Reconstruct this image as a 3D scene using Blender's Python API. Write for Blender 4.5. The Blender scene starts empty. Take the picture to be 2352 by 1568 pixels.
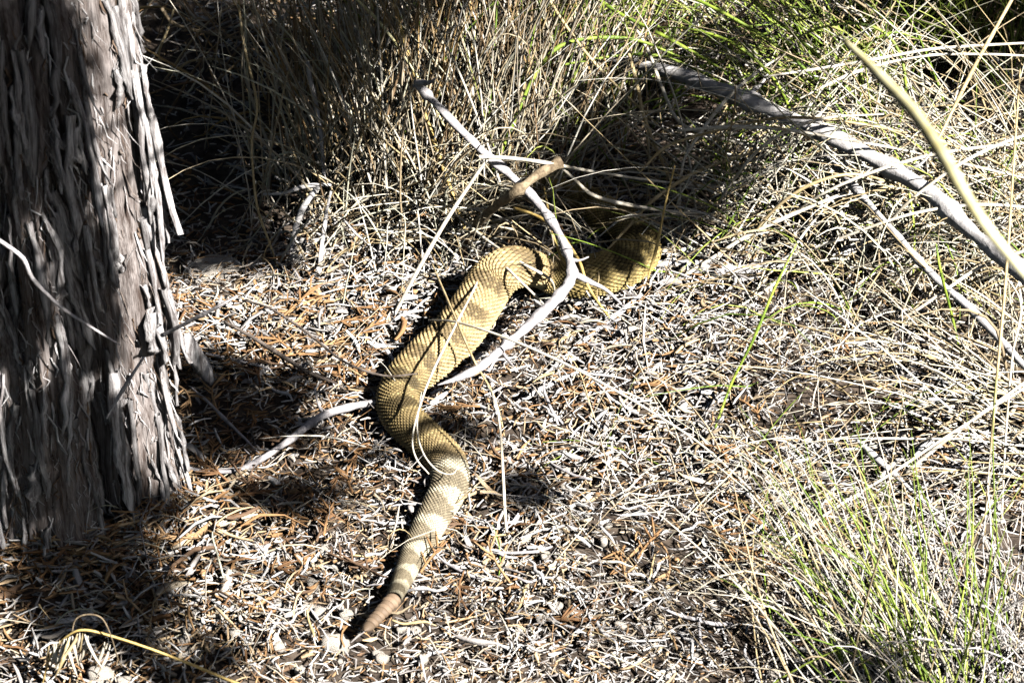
import bpy, math, random
import numpy as np
from mathutils import Vector

random.seed(7); rng = np.random.default_rng(7)
scene = bpy.context.scene
COL = scene.collection

# ---------------------------------------------------------------- camera
CAM = np.array([0.0, -2.3, 1.6]); AIM = np.array([0.0, 0.0, 0.0]); LENS = 100.0
cam_d = bpy.data.cameras.new('camera'); cam = bpy.data.objects.new('camera', cam_d); COL.objects.link(cam)
cam.location = CAM.tolist()
cam.rotation_euler = Vector((AIM - CAM).tolist()).to_track_quat('-Z', 'Y').to_euler()
cam_d.lens = LENS; cam_d.sensor_width = 36; cam_d.clip_start = 0.05; cam_d.clip_end = 500
cam_d.dof.use_dof = True; cam_d.dof.focus_distance = 2.72; cam_d.dof.aperture_fstop = 18.0
scene.camera = cam
# ---------------------------------------------------------------- light
SUN = np.array([0.58, -0.50, 0.70]); SUN /= np.linalg.norm(SUN)
world = bpy.data.worlds.new('World'); scene.world = world; world.use_nodes = True
wn = world.node_tree.nodes; bg = wn['Background']
sky = wn.new('ShaderNodeTexSky'); sky.sky_type = 'NISHITA'; sky.sun_disc = False
sky.sun_elevation = math.asin(SUN[2]); sky.sun_rotation = math.atan2(SUN[0], SUN[1])
world.node_tree.links.new(sky.outputs[0], bg.inputs[0]); bg.inputs[1].default_value = 0.05
sd = bpy.data.lights.new('sun', 'SUN'); sd.energy = 5.0; sd.angle = math.radians(0.53); sd.color = (1.0, 0.97, 0.93)
so = bpy.data.objects.new('sun', sd); COL.objects.link(so)
so.rotation_euler = Vector((-SUN).tolist()).to_track_quat('-Z', 'Y').to_euler(); so.location = (3, -1, 4)
vs = scene.view_settings
vs.view_transform = 'Standard'; vs.look = 'None'; vs.gamma = 1.0; vs.use_curve_mapping = False
vs.exposure = 1.6
scene.cycles.max_bounces = 5; scene.cycles.diffuse_bounces = 0

# ---------------------------------------------------------------- photo geometry
F = AIM - CAM; F /= np.linalg.norm(F)
Rt = np.cross(F, [0, 0, 1]); Rt /= np.linalg.norm(Rt)
Up = np.cross(Rt, F)
def vnoise(x, y, seed=0, px=0):
    """smooth value noise, periodic over px cells in x when px is given"""
    x = np.asarray(x, float); y = np.asarray(y, float)
    xi = np.floor(x).astype(int); yi = np.floor(y).astype(int); fx = x - xi; fy = y - yi
    fx = fx*fx*(3-2*fx); fy = fy*fy*(3-2*fy)
    def hsh(i, j):
        if px: i = i % px
        h = (i*374761393 + j*668265263 + seed*982451653) & 0xffffffff
        h = ((h ^ (h >> 13))*1274126177) & 0xffffffff
        return ((h ^ (h >> 16)) & 0xffff)/65535.0
    a = hsh(xi, yi); b = hsh(xi+1, yi); c = hsh(xi, yi+1); d = hsh(xi+1, yi+1)
    return (a*(1-fx)+b*fx)*(1-fy) + (c*(1-fx)+d*fx)*fy
TRX, TRY = -0.397, -0.265
def ground(x, y):
    x = np.asarray(x, float); y = np.asarray(y, float)
    g = 0.022*(vnoise(x*4+50, y*4+50, 1)-0.5) + 0.010*(vnoise(x*11+50, y*11+50, 2)-0.5)
    d2 = (x-TRX)**2 + (y-TRY)**2
    return g + 0.012*np.exp(-d2/0.05)
def ray(x, y):
    k = 36.0/LENS/2352
    d = F + (x-1176)*k*Rt - (y-784)*k*Up
    return d/np.linalg.norm(d)
def at(x, y, h=0.0):
    """pixel (in a 2352 wide picture) + height above the ground in metres -> world point"""
    d = ray(x, y); g = 0.0; p = CAM
    for _ in range(14):
        t = (CAM[2]-h-g)/(-d[2]); p = CAM + t*d; g = float(ground(p[0], p[1]))
    return p
def at_y(x, y, Y):
    d = ray(x, y); t = (Y-CAM[1])/d[1]; return CAM + t*d
def pix(p):
    v = np.asarray(p)-CAM; z = v@F; k = 36.0/LENS/2352
    return 1176+(v@Rt)/z/k, 784-(v@Up)/z/k
PX = 36.0/LENS/2352            # metres per pixel at one metre
def pxm(p): return PX*float((np.asarray(p)-CAM)@F)

# ---------------------------------------------------------------- helpers
def tag(o, label=None, cat=None, group=None, kind=None):
    if label: o['label'] = label
    if cat: o['category'] = cat
    if group: o['group'] = group
    if kind: o['kind'] = kind
    return o
def empty(name, loc=(0, 0, 0)):
    o = bpy.data.objects.new(name, None); COL.objects.link(o); o.location = loc; o.empty_display_size = 0.02; return o
def mesh_np(name, V, Q, cols=None, smooth=True):
    """V (n,3), Q (m,4) or (m,3) int faces, cols (n,3)"""
    me = bpy.data.meshes.new(name)
    V = np.ascontiguousarray(V, np.float32); Q = np.ascontiguousarray(Q, np.int32)
    k = Q.shape[1]
    me.vertices.add(len(V)); me.vertices.foreach_set('co', V.ravel())
    me.loops.add(Q.size); me.loops.foreach_set('vertex_index', Q.ravel())
    me.polygons.add(len(Q)); me.polygons.foreach_set('loop_start', np.arange(0, Q.size, k, dtype=np.int32))
    if cols is not None:
        ca = me.color_attributes.new('Col', 'FLOAT_COLOR', 'POINT')
        c4 = np.ones((len(V), 4), np.float32); c4[:, :3] = cols
        ca.data.foreach_set('color', c4.ravel())
    me.update(calc_edges=True); me.validate()
    if smooth: me.shade_smooth()
    return me
def obj(name, me, mat=None, parent=None):
    o = bpy.data.objects.new(name, me); COL.objects.link(o)
    if mat and not me.materials: me.materials.append(mat)
    if parent:
        o.parent = parent
        if parent.type == 'EMPTY' or True:
            o.matrix_parent_inverse.identity()
    return o
def norm(a): return a/np.maximum(np.linalg.norm(a, axis=-1, keepdims=True), 1e-9)
def stick_arrays(P, Rd, cols, sides=3, flat=1.0, seed=0, ref=None):
    """P (n,K,3) centre lines, Rd (n,K) radii, cols (n,3) or (n,K,3)"""
    n, K, _ = P.shape; r_ = np.random.default_rng(seed)
    T = norm(np.gradient(P, axis=1))
    if ref is None: ref = norm(r_.normal(size=(n, 3)))
    A = norm(np.cross(T, ref[:, None, :])); B = np.cross(T, A)
    a = np.arange(sides)*2*np.pi/sides
    V = P[:, :, None, :] + Rd[:, :, None, None]*(np.cos(a)[None, None, :, None]*A[:, :, None, :] + flat*np.sin(a)[None, None, :, None]*B[:, :, None, :])
    idx = np.arange(n*K*sides).reshape(n, K, sides)
    nx = np.roll(idx, -1, axis=2)
    Q = np.stack([idx[:, :-1], nx[:, :-1], nx[:, 1:], idx[:, 1:]], axis=-1).reshape(-1, 4)
    if cols.ndim == 2: cols = np.repeat(cols[:, None, :], K, axis=1)
    C = np.repeat(cols[:, :, None, :], sides, axis=2).reshape(-1, 3)
    return V.reshape(-1, 3), Q, C
def catmull(P, n):
    P = np.asarray(P, float); m = len(P)
    if m == 2:
        t = np.linspace(0, 1, n)[:, None]; return P[0]*(1-t)+P[1]*t
    E = np.vstack([2*P[0]-P[1], P, 2*P[-1]-P[-2]])
    t = np.linspace(0, m-1-1e-9, n); i = t.astype(int); f = (t-i)[:, None]
    p0, p1, p2, p3 = E[i], E[i+1], E[i+2], E[i+3]
    return 0.5*((2*p1)+(-p0+p2)*f+(2*p0-5*p1+4*p2-p3)*f*f+(-p0+3*p1-3*p2+p3)*f**3)
def tube_mesh(name, pts, radii, sides=8, n=None, col=None, wob=0.0, seed=0, knots=0, bend=0.0, cap=True):
    pts = np.asarray(pts, float); n = n or max(8, 5*len(pts))
    P = catmull(pts, n); Rr = np.interp(np.linspace(0, 1, n), np.linspace(0, 1, len(radii)), radii)
    r_ = np.random.default_rng(seed)
    if bend:
        L = np.linalg.norm(P[-1]-P[0]); s = np.linspace(0, 1, n)
        for k in range(3):
            ph = vnoise(s*(5+4*k)+seed*3.1, np.zeros(n)+k, seed+k)-0.5
            P[:, k] += ph*bend*L
    if wob:
        Rr = Rr*(1+wob*(vnoise(np.arange(n)*0.6, np.zeros(n)+seed, seed)*2-1))
    for _ in range(knots):
        i = r_.integers(2, n-2); Rr[i] *= 1.35; Rr[i-1] *= 1.12
    T = norm(np.gradient(P, axis=0))
    A = np.cross(T[0], [0.3, 0.2, 0.93]); A /= np.linalg.norm(A); rows = []
    a = np.arange(sides)*2*np.pi/sides
    for i in range(n):
        A = A-T[i]*(A@T[i]); A /= np.linalg.norm(A); B = np.cross(T[i], A)
        jit = 1+wob*0.8*(vnoise(a*2.0, np.zeros(sides)+i*0.35, seed+9)*2-1)
        rows.append(P[i]+(Rr[i]*jit)[:, None]*(np.cos(a)[:, None]*A+np.sin(a)[:, None]*B))
    V = np.vstack(rows)
    idx = np.arange(n*sides).reshape(n, sides); nx = np.roll(idx, -1, axis=1)
    Q = np.stack([idx[:-1], nx[:-1], nx[1:], idx[1:]], axis=-1).reshape(-1, 4).tolist()
    Vl = V.tolist()
    if cap:
        for e, ring in ((0, idx[0][::-1]), (n-1, idx[-1])):
            c = len(Vl); Vl.append((P[e]+T[e]*(Rr[e]*0.4 if e else -Rr[e]*0.4)).tolist())
            ring = ring.tolist()
            for k in range(sides): Q.append([ring[k], ring[(k+1) % sides], c])
    me = bpy.data.meshes.new(name); me.from_pydata(Vl, [], Q)
    me.update(); me.shade_smooth()
    return me

# ---------------------------------------------------------------- materials
def mat_base(name):
    m = bpy.data.materials.new(name); m.use_nodes = True
    nt = m.node_tree; b = nt.nodes['Principled BSDF']; b.inputs['Specular IOR Level'].default_value = 0.3
    return m, nt, b
def mat_attr(name, rough=0.75, var=0.35, scale=300, bump=0.0, spec=0.25):
    """colour from the mesh's own per-piece colour with fine grain"""
    m, nt, b = mat_base(name); N = nt.nodes; L = nt.links
    at_ = N.new('ShaderNodeAttribute'); at_.attribute_name = 'Col'
    tc = N.new('ShaderNodeTexCoord'); nz = N.new('ShaderNodeTexNoise'); nz.inputs['Scale'].default_value = scale; nz.inputs['Detail'].default_value = 3
    L.new(tc.outputs['Object'], nz.inputs['Vector'])
    mr = N.new('ShaderNodeMapRange'); mr.inputs[3].default_value = 1-var; mr.inputs[4].default_value = 1+var
    L.new(nz.outputs['Fac'], mr.inputs[0])
    mx = N.new('ShaderNodeMix'); mx.data_type = 'RGBA'; mx.blend_type = 'MULTIPLY'; mx.inputs[0].default_value = 1
    L.new(at_.outputs['Color'], mx.inputs[6]); L.new(mr.outputs[0], mx.inputs[7])
    L.new(mx.outputs[2], b.inputs['Base Color'])
    b.inputs['Roughness'].default_value = rough; b.inputs['Specular IOR Level'].default_value = spec
    if bump:
        bp = N.new('ShaderNodeBump'); bp.inputs['Strength'].default_value = bump; bp.inputs['Distance'].default_value = 0.002
        L.new(nz.outputs['Fac'], bp.inputs['Height']); L.new(bp.outputs[0], b.inputs['Normal'])
    return m
def mat_wood(name, c1, c2, scale=60, stretch=(1, 1, 1), rough=0.8, bump=0.4, fine=350, each=None):
    m, nt, b = mat_base(name); N = nt.nodes; L = nt.links
    tc = N.new('ShaderNodeTexCoord'); mp = N.new('ShaderNodeMapping'); mp.inputs['Scale'].default_value = stretch
    L.new(tc.outputs['Object'], mp.inputs[0])
    nz = N.new('ShaderNodeTexNoise'); nz.inputs['Scale'].default_value = scale; nz.inputs['Detail'].default_value = 6; nz.inputs['Roughness'].default_value = 0.65
    L.new(mp.outputs[0], nz.inputs['Vector'])
    n2 = N.new('ShaderNodeTexNoise'); n2.inputs['Scale'].default_value = fine; n2.inputs['Detail'].default_value = 4
    L.new(mp.outputs[0], n2.inputs['Vector'])
    cr = N.new('ShaderNodeValToRGB'); cr.color_ramp.elements[0].position = 0.36; cr.color_ramp.elements[1].position = 0.62
    cr.color_ramp.elements[0].color = (*c1, 1); cr.color_ramp.elements[1].color = (*c2, 1)
    ad = N.new('ShaderNodeMath'); ad.operation = 'MULTIPLY_ADD'; ad.inputs[1].default_value = 0.35; 
    L.new(n2.outputs['Fac'], ad.inputs[0]); 
    sb = N.new('ShaderNodeMath'); sb.operation = 'SUBTRACT'; sb.inputs[1].default_value = 0.175
    L.new(nz.outputs['Fac'], sb.inputs[0]); L.new(sb.outputs[0], ad.inputs[2])
    L.new(ad.outputs[0], cr.inputs[0]); L.new(cr.outputs[0], b.inputs['Base Color'])
    if each:                                # every piece of bark has its own tone
        oi = N.new('ShaderNodeObjectInfo'); mr = N.new('ShaderNodeMapRange'); mr.inputs[3].default_value = each[0]; mr.inputs[4].default_value = each[1]
        L.new(oi.outputs['Random'], mr.inputs[0]); mx = N.new('ShaderNodeMix'); mx.data_type = 'RGBA'; mx.blend_type = 'MULTIPLY'; mx.inputs[0].default_value = 1
        L.new(cr.outputs[0], mx.inputs[6]); L.new(mr.outputs[0], mx.inputs[7]); L.new(mx.outputs[2], b.inputs['Base Color'])
    bp = N.new('ShaderNodeBump'); bp.inputs['Strength'].default_value = bump; bp.inputs['Distance'].default_value = 0.003
    L.new(ad.outputs[0], bp.inputs['Height']); L.new(bp.outputs[0], b.inputs['Normal'])
    b.inputs['Roughness'].default_value = rough
    return m
M = {
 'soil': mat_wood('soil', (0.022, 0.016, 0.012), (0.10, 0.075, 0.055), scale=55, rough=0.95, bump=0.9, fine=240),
 'litter': mat_attr('litter', 0.85, 0.35, 500, 0.3, 0.1),
 'grass': mat_attr('grass', 0.6, 0.25, 260, 0, 0.3),
 'bark_core': mat_wood('bark_core', (0.06, 0.042, 0.034), (0.30, 0.265, 0.25), scale=30, stretch=(6, 6, 0.45), bump=1.0, fine=160),
 'bark': mat_wood('bark', (0.15, 0.13, 0.125), (0.70, 0.67, 0.66), scale=40, stretch=(6, 6, 0.45), bump=1.0, fine=190, each=(0.45, 1.2)),
 'grey_wood': mat_wood('grey_wood', (0.27, 0.25, 0.25), (0.53, 0.50, 0.50), scale=70, bump=0.5),
 'white_wood': mat_wood('white_wood', (0.42, 0.40, 0.39), (0.66, 0.63, 0.61), scale=90, bump=0.4),
 'brown_wood': mat_wood('brown_wood', (0.10, 0.07, 0.04), (0.30, 0.235, 0.15), scale=60, bump=0.7),
 'dark_wood': mat_wood('dark_wood', (0.06, 0.045, 0.035), (0.20, 0.165, 0.14), scale=60, bump=0.7),
 'straw': mat_wood('straw', (0.34, 0.25, 0.12), (0.58, 0.46, 0.26), scale=50, rough=0.55, bump=0.2),
 'pale_straw': mat_wood('pale_straw', (0.50, 0.43, 0.32), (0.74, 0.69, 0.58), scale=50, rough=0.5, bump=0.2),
 'gold_straw': mat_wood('gold_straw', (0.36, 0.24, 0.07), (0.60, 0.44, 0.16), scale=50, rough=0.5, bump=0.2),
 'green': mat_wood('green_blade', (0.10, 0.17, 0.02), (0.30, 0.38, 0.05), scale=40, rough=0.5, bump=0.1),
 'yellow_stalk': mat_wood('yellow_stalk', (0.58, 0.50, 0.22), (0.78, 0.74, 0.46), scale=30, rough=0.5, bump=0.1),
 'stone': mat_wood('stone', (0.40, 0.34, 0.27), (0.72, 0.66, 0.58), scale=35, rough=0.9, bump=0.8),
 'skin': mat_attr('skin', 0.6, 0.18, 700, 0.15, 0.25),
 'leaf': mat_attr('leaf', 0.6, 0.3, 200, 0, 0.3),
 'eye': mat_wood('eye', (0.01, 0.008, 0.005), (0.05, 0.04, 0.01), rough=0.15, bump=0),
}

# ---------------------------------------------------------------- ground
def build_ground():
    c = np.concatenate([-np.geomspace(0.95, 60, 24)[::-1], np.linspace(-0.93, 0.93, 150), np.geomspace(0.95, 60, 24)])
    X, Y = np.meshgrid(c, c+0.1, indexing='ij')
    far = np.clip((np.hypot(X, Y)-1.2)/10, 0, 1)
    Z = ground(X, Y) + 0.006*(vnoise(X*40+90, Y*40+90, 5)-0.5) + far*0.5*(vnoise(X*0.2+40, Y*0.2+40, 8)-0.5)
    n = len(c); idx = np.arange(n*n).reshape(n, n)
    Q = np.stack([idx[:-1, :-1], idx[1:, :-1], idx[1:, 1:], idx[:-1, 1:]], -1).reshape(-1, 4)
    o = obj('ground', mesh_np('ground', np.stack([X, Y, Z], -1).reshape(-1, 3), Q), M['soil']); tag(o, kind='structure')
build_ground()

# ---------------------------------------------------------------- litter (nobody could count it)
PAL_GREY = np.array([(0.48, 0.45, 0.42), (0.62, 0.59, 0.56), (0.36, 0.33, 0.31), (0.56, 0.49, 0.41), (0.72, 0.70, 0.67)])
PAL_TAN = np.array([(0.46, 0.33, 0.20), (0.55, 0.41, 0.25), (0.36, 0.22, 0.11), (0.50, 0.42, 0.31)])
PAL_RUST = np.array([(0.30, 0.17, 0.08), (0.20, 0.11, 0.055), (0.40, 0.25, 0.13), (0.15, 0.095, 0.06)])
def litter(name, n, xr, yr, lr, rr, K, zmax, seed, label):
    r = np.random.default_rng(seed)
    x = r.uniform(*xr, n); y = r.uniform(*yr, n)
    clump = vnoise(x*9+30, y*9+30, 21)
    thin = np.clip((y-0.10)/0.14, 0, 1)*np.where(x > 0.22, 0.55, 0.8)+0.5*np.clip((x-0.22)/0.1, 0, 1)*np.clip((y+0.08)/0.1, 0, 1)  # litter thinned at back and right: bare dark soil stands in for shade
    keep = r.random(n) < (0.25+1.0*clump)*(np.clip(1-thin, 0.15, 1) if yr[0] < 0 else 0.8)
    x, y, clump = x[keep], y[keep], clump[keep]; n = len(x)
    L = r.uniform(*lr, n)*np.where(r.random(n) < 0.12, 1.7, 1.0); Rd = r.uniform(*rr, n)
    sz = 0.62+0.8*vnoise(x*7+12, y*7+12, 37); L *= sz; Rd = Rd*sz*np.where(r.random(n) < 0.07, 2.3, 1.0)
    yaw = r.uniform(0, 2*np.pi, n) ; pitch = r.normal(0, 0.28, n); curv = r.normal(0, 0.6, n)*np.where(r.random(n) < 0.15, 2.5, 1)
    z = ground(x, y) + r.random(n)**1.4*zmax*(0.5+clump) + 0.002
    s = np.linspace(-0.5, 0.5, K)[None, :]
    ang = yaw[:, None] + curv[:, None]*s
    if K > 3: ang = ang + r.normal(0, 0.16, (n, K)).cumsum(1)*0.5
    step = (L/(K-1))[:, None]
    px = np.cumsum(np.cos(ang)*step, 1); py = np.cumsum(np.sin(ang)*step, 1)
    px -= px.mean(1, keepdims=True); py -= py.mean(1, keepdims=True)
    pz = s*L[:, None]*np.sin(pitch)[:, None] + (r.normal(0, 0.10, (n, 1))*L[:, None])*(1-4*s*s)
    P = np.stack([x[:, None]+px, y[:, None]+py, z[:, None]+pz], -1)
    prof = np.interp(np.linspace(0, 1, K), [0, 0.3, 0.7, 1], [0.65, 1, 0.95, 0.4])
    R = Rd[:, None]*prof[None, :]*r.uniform(0.85, 1.15, (n, K))
    # rust coloured scale leaves gather near the trunk, weathered grey ones in the open
    dtr = np.hypot(x-TRX, y-TRY); pr = 0.02+0.46*np.exp(-(dtr/0.36)**2) + 0.16*(vnoise(x*6+9, y*6+9, 33)-0.5)
    u = r.random(n); C = PAL_GREY[r.integers(0, 5, n)]
    t = (u > pr); C = np.where((u < pr)[:, None], PAL_RUST[r.integers(0, 4, n)], C)
    tanm = (u > pr) & (u < pr+0.24); C = np.where(tanm[:, None], PAL_TAN[r.integers(0, 4, n)], C)
    C = C*r.uniform(0.75, 1.15, (n, 1))
    V, Q, Cc = stick_arrays(P, R, C, 3, 0.75, seed)
    o = obj(name, mesh_np(name, V, Q, Cc), M['litter']); tag(o, label, 'leaf litter', kind='stuff')
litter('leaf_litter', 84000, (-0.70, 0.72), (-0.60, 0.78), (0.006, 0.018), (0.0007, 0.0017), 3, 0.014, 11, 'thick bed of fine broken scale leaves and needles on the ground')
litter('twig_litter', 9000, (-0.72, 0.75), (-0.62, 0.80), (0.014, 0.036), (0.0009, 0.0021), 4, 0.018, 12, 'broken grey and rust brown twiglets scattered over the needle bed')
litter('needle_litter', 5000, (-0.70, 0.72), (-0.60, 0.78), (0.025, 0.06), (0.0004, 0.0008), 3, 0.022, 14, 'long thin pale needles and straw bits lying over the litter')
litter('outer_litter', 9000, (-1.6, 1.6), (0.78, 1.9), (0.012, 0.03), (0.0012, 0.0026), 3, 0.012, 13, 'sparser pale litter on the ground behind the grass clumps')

# ---------------------------------------------------------------- juniper tree
tree = empty('juniper_tree', (TRX, TRY, 0)); tag(tree, 'old juniper tree with shaggy grey peeling bark', 'tree')
def trunk_r(z): return 0.078 + 0.004*np.exp(-np.maximum(z, -0.03)/0.05) - 0.010*np.clip(z-0.5, 0, 2.2)
def trunk_lean(z): return np.array([-0.005-0.02*z, 0.02*z])
def trunk_surface(a, z):
    """radial distance of the fissured trunk at angle a, height z (arrays)"""
    u = a/(2*np.pi)
    warp = 0.6*(vnoise(u*8, z*5, 40, 8)-0.5)
    n1 = vnoise((u*22+warp*2) % 22, z*3.2+10, 41, 22); n2 = vnoise((u*58+warp*4) % 58, z*10+10, 42, 58)
    n3 = vnoise((u*110+warp*6) % 110, z*26, 43, 110)
    n4 = vnoise((u*200+warp*9) % 200, z*60, 44, 200); ridge = 1-np.abs(2*n1-1)
    lobes = 0.012*np.sin(3*a+0.8+z*1.5) + 0.008*np.sin(5*a+2-z*2)
    return trunk_r(z) + lobes*0.7*(1+0.3*np.exp(-np.maximum(z, 0)/0.12)) + 0.019*(np.clip((ridge-0.22)/0.22, 0, 1)**1.5-0.8) + 0.010*(ridge-0.5) + 0.010*(n2-0.5) + 0.006*(n3-0.5) + 0.003*(n4-0.5)
def build_trunk():
    na = 340; zs = np.concatenate([np.linspace(-0.06, 0.62, 300), np.linspace(0.64, 2.3, 60)])
    A = np.arange(na)*2*np.pi/na
    AA, ZZ = np.meshgrid(A, zs, indexing='xy')
    Rr = trunk_surface(AA, ZZ)*np.where(ZZ > 1.8, np.clip((2.32-ZZ)/0.5, 0.05, 1), 1)
    X = Rr*np.cos(AA)-0.005-0.02*ZZ; Y = Rr*np.sin(AA)+0.02*ZZ
    idx = np.arange(len(zs)*na).reshape(len(zs), na); nx = np.roll(idx, -1, axis=1)
    Q = np.stack([idx[:-1], nx[:-1], nx[1:], idx[1:]], -1).reshape(-1, 4)
    obj('trunk', mesh_np('trunk', np.stack([X, Y, ZZ], -1).reshape(-1, 3), Q), M['bark_core'], tree)
build_trunk()
def strip_mesh(k):
    """one shaggy bark strip hanging along -z from its upper end at the origin, outside is +x"""
    r = np.random.default_rng(500+k); n = 8
    L = r.uniform(0.035, 0.14); W = r.uniform(0.0035, 0.0085) if k % 3 else r.uniform(0.0018, 0.004)
    curl = r.choice([0.0, 0.05, 0.12, 0.3, 0.5], p=[0.3, 0.25, 0.2, 0.15, 0.1])*L; curl = min(curl, 0.013); side = r.normal(0, 0.07)*L
    V = []; 
    for i in range(n):
        t = i/(n-1); w = W*(0.12+0.88*math.sin(math.pi*(0.06+0.88*t))**0.4)*r.uniform(0.45, 1.25)
        if i == n-1: w *= 0.35
        c = np.array([curl*t**2.6+0.003*math.sin(t*math.pi), side*math.sin(t*3)+r.normal(0, 0.0008), -L*t])
        th = 0.0030*(1-0.5*t)
        ed = 0.0012+r.normal(0, 0.0011)
        V += [c+[0, -w, 0], c+[th+ed, -w*0.2, 0], c+[ed*0.6, w, 0], c+[-th, 0, 0]]
    idx = np.arange(n*4).reshape(n, 4); nx = np.roll(idx, -1, axis=1)
    Q = np.stack([idx[:-1], nx[:-1], nx[1:], idx[1:]], -1).reshape(-1, 4)
    me = mesh_np('bark_strip', np.array(V), Q, smooth=False); me.materials.append(M['bark']); return me
STRIPS = [strip_mesh(k) for k in range(24)]
def build_strips():
    r = np.random.default_rng(77)
    cnt = 0
    while cnt < 300:
        a = r.uniform(-math.pi*0.98, math.pi*0.30); z = r.uniform(0.04, 0.64)
        rad = float(trunk_surface(np.array([a % (2*math.pi)]), np.array([z]))[0])
        o = bpy.data.objects.new('bark_strip', STRIPS[r.integers(0, 24)]); COL.objects.link(o); o.parent = tree
        lx, ly = trunk_lean(z)
        rad += 0.0025; o.location = (rad*math.cos(a)+lx, rad*math.sin(a)+ly, z)
        o.rotation_euler = (r.normal(0, 0.09), -0.02-abs(r.normal(0, 0.03)), a+r.normal(0, 0.3))
        s = r.uniform(0.6, 1.25)*min(1.0, 0.35+z*5); o.scale = (s, s*r.uniform(0.8, 1.4), s)
        cnt += 1
build_strips()
def build_skirt():
    """litter and shed bark heaped against the trunk foot"""
    r = np.random.default_rng(79); n = 2600
    a = r.uniform(-math.pi, math.pi, n); q = 0.082+np.abs(r.normal(0, 0.022, n)); x = TRX+q*np.cos(a); y = TRY+q*np.sin(a)
    z = ground(x, y)+r.random(n)*np.clip(0.035-(q-0.082)*0.7, 0.004, 1); L = r.uniform(0.008, 0.028, n); yaw = a+math.pi/2+r.normal(0, 0.8, n); t = np.linspace(-0.5, 0.5, 3)[None, :]
    P = np.stack([x[:, None]+np.cos(yaw)[:, None]*L[:, None]*t, y[:, None]+np.sin(yaw)[:, None]*L[:, None]*t, z[:, None]+r.normal(0, 0.3, (n, 1))*L[:, None]*t], -1)
    R = r.uniform(0.0007, 0.0022, n)[:, None]*np.array([0.7, 1, 0.5])[None, :]
    C = np.concatenate([PAL_RUST, PAL_GREY[:3]*0.8, PAL_TAN[:2]])[r.integers(0, 9, n)]
    V, Q, K_ = stick_arrays(P, R, C, 3, 0.5, 10)
    o = obj('bark_litter', mesh_np('bark_litter', V, Q, K_), M['litter']); tag(o, 'shed bark and rust needles heaped against the trunk foot', 'leaf litter', kind='stuff')
build_skirt()
def build_flakes():
    """fine torn fibres and flakes too small to pick apart"""
    r = np.random.default_rng(78); n = 3600
    a = r.uniform(-math.pi, math.pi*0.6, n) % (2*math.pi); z = r.uniform(0.01, 0.66, n); rad = trunk_surface(a, z)
    L = r.uniform(0.006, 0.035, n); lift = np.abs(r.normal(0, 0.22, n))+0.02; slant = r.normal(0, 0.14, n); K = 4; t = np.linspace(0, 1, K)[None, :]
    rr = rad[:, None]+0.001+L[:, None]*lift[:, None]*t**1.7; aa = a[:, None]+slant[:, None]*L[:, None]*t/0.08+r.normal(0, 0.02, (n, K))
    zz = z[:, None]-L[:, None]*t*np.where(r.random((n, 1)) < 0.2, -1, 1)
    P = np.stack([rr*np.cos(aa)-0.005-0.02*zz, rr*np.sin(aa)+0.02*zz, zz], -1)
    R = (0.0003+0.0016*r.random(n)**2.5)[:, None]*np.array([0.7, 1.0, 0.8, 0.2])[None, :]*r.uniform(0.7, 1.3, (n, K))
    ref = np.stack([np.cos(a), np.sin(a), np.zeros(n)], -1)
    C = np.array([(0.58, 0.55, 0.54), (0.42, 0.39, 0.38), (0.28, 0.23, 0.20), (0.66, 0.64, 0.63), (0.20, 0.14, 0.10)])[r.integers(0, 5, n)]*r.uniform(0.8, 1.15, (n, 1))
    V, Q, K_ = stick_arrays(P, R, C, 3, 0.4, 9, ref)
    o = obj('bark_flakes', mesh_np('bark_flakes', V, Q, K_, smooth=False), M['litter'], tree); tag(o, kind='stuff')
build_flakes()

# crown: limbs and foliage sprays above the frame that throw the dappled shade
SHADE_GROUND = [  # pixel on the ground, radius m, distance along the sun ray
 (480, 250, .05, .95), (430, 420, .06, .95), (500, 520, .05, 1.0), (450, 120, .06, .9), (560, 380, .05, 1.0), (600, 220, .05, .95), (560, 60, .06, .9), (640, 90, .05, .95),
 (1400, 420, .055, .9), (1480, 480, .05, .95), (1420, 330, .055, .9), (1450, 300, .05, .9), (1550, 400, .04, .9), (1390, 560, .025, .95),
 (500, 830, .035, 1.1), (560, 880, .04, 1.15), (620, 930, .035, 1.15), (480, 930, .04, 1.15), (680, 860, .03, 1.1), (540, 980, .035, 1.2), (460, 1000, .03, 1.2), (700, 960, .02, 1.15),
 (120, 1330, .075, 1.35), (300, 1190, .03, 1.3), (230, 1200, .03, 1.3), (380, 1150, .018, 1.3), (20, 1300, .05, 1.35), (180, 1380, .035, 1.4), (20, 1230, .04, 1.3), (110, 1250, .035, 1.3), (200, 1250, .03, 1.3), (270, 1290, .025, 1.35), (330, 1330, .02, 1.35), (60, 1260, .06, 1.3), (230, 1340, .06, 1.35), (240, 1400, .03, 1.4), (300, 1370, .035, 1.4), (330, 1440, .02, 1.4),
 (700, 1120, .022, 1.25), (760, 1100, .018, 1.25), (620, 1120, .02, 1.25), (1220, 1110, .016, 1.25), (1260, 1090, .014, 1.25), (1040, 960, .012, 1.2), (1090, 965, .012, 1.2),
 (420, 1520, .02, 1.45), (520, 1480, .015, 1.45),
 (1500, 220, .035, .9), (1560, 180, .03, .9), (1620, 230, .03, .9), (1450, 180, .03, .9), (1950, 1530, .02, 1.5),
]
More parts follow.
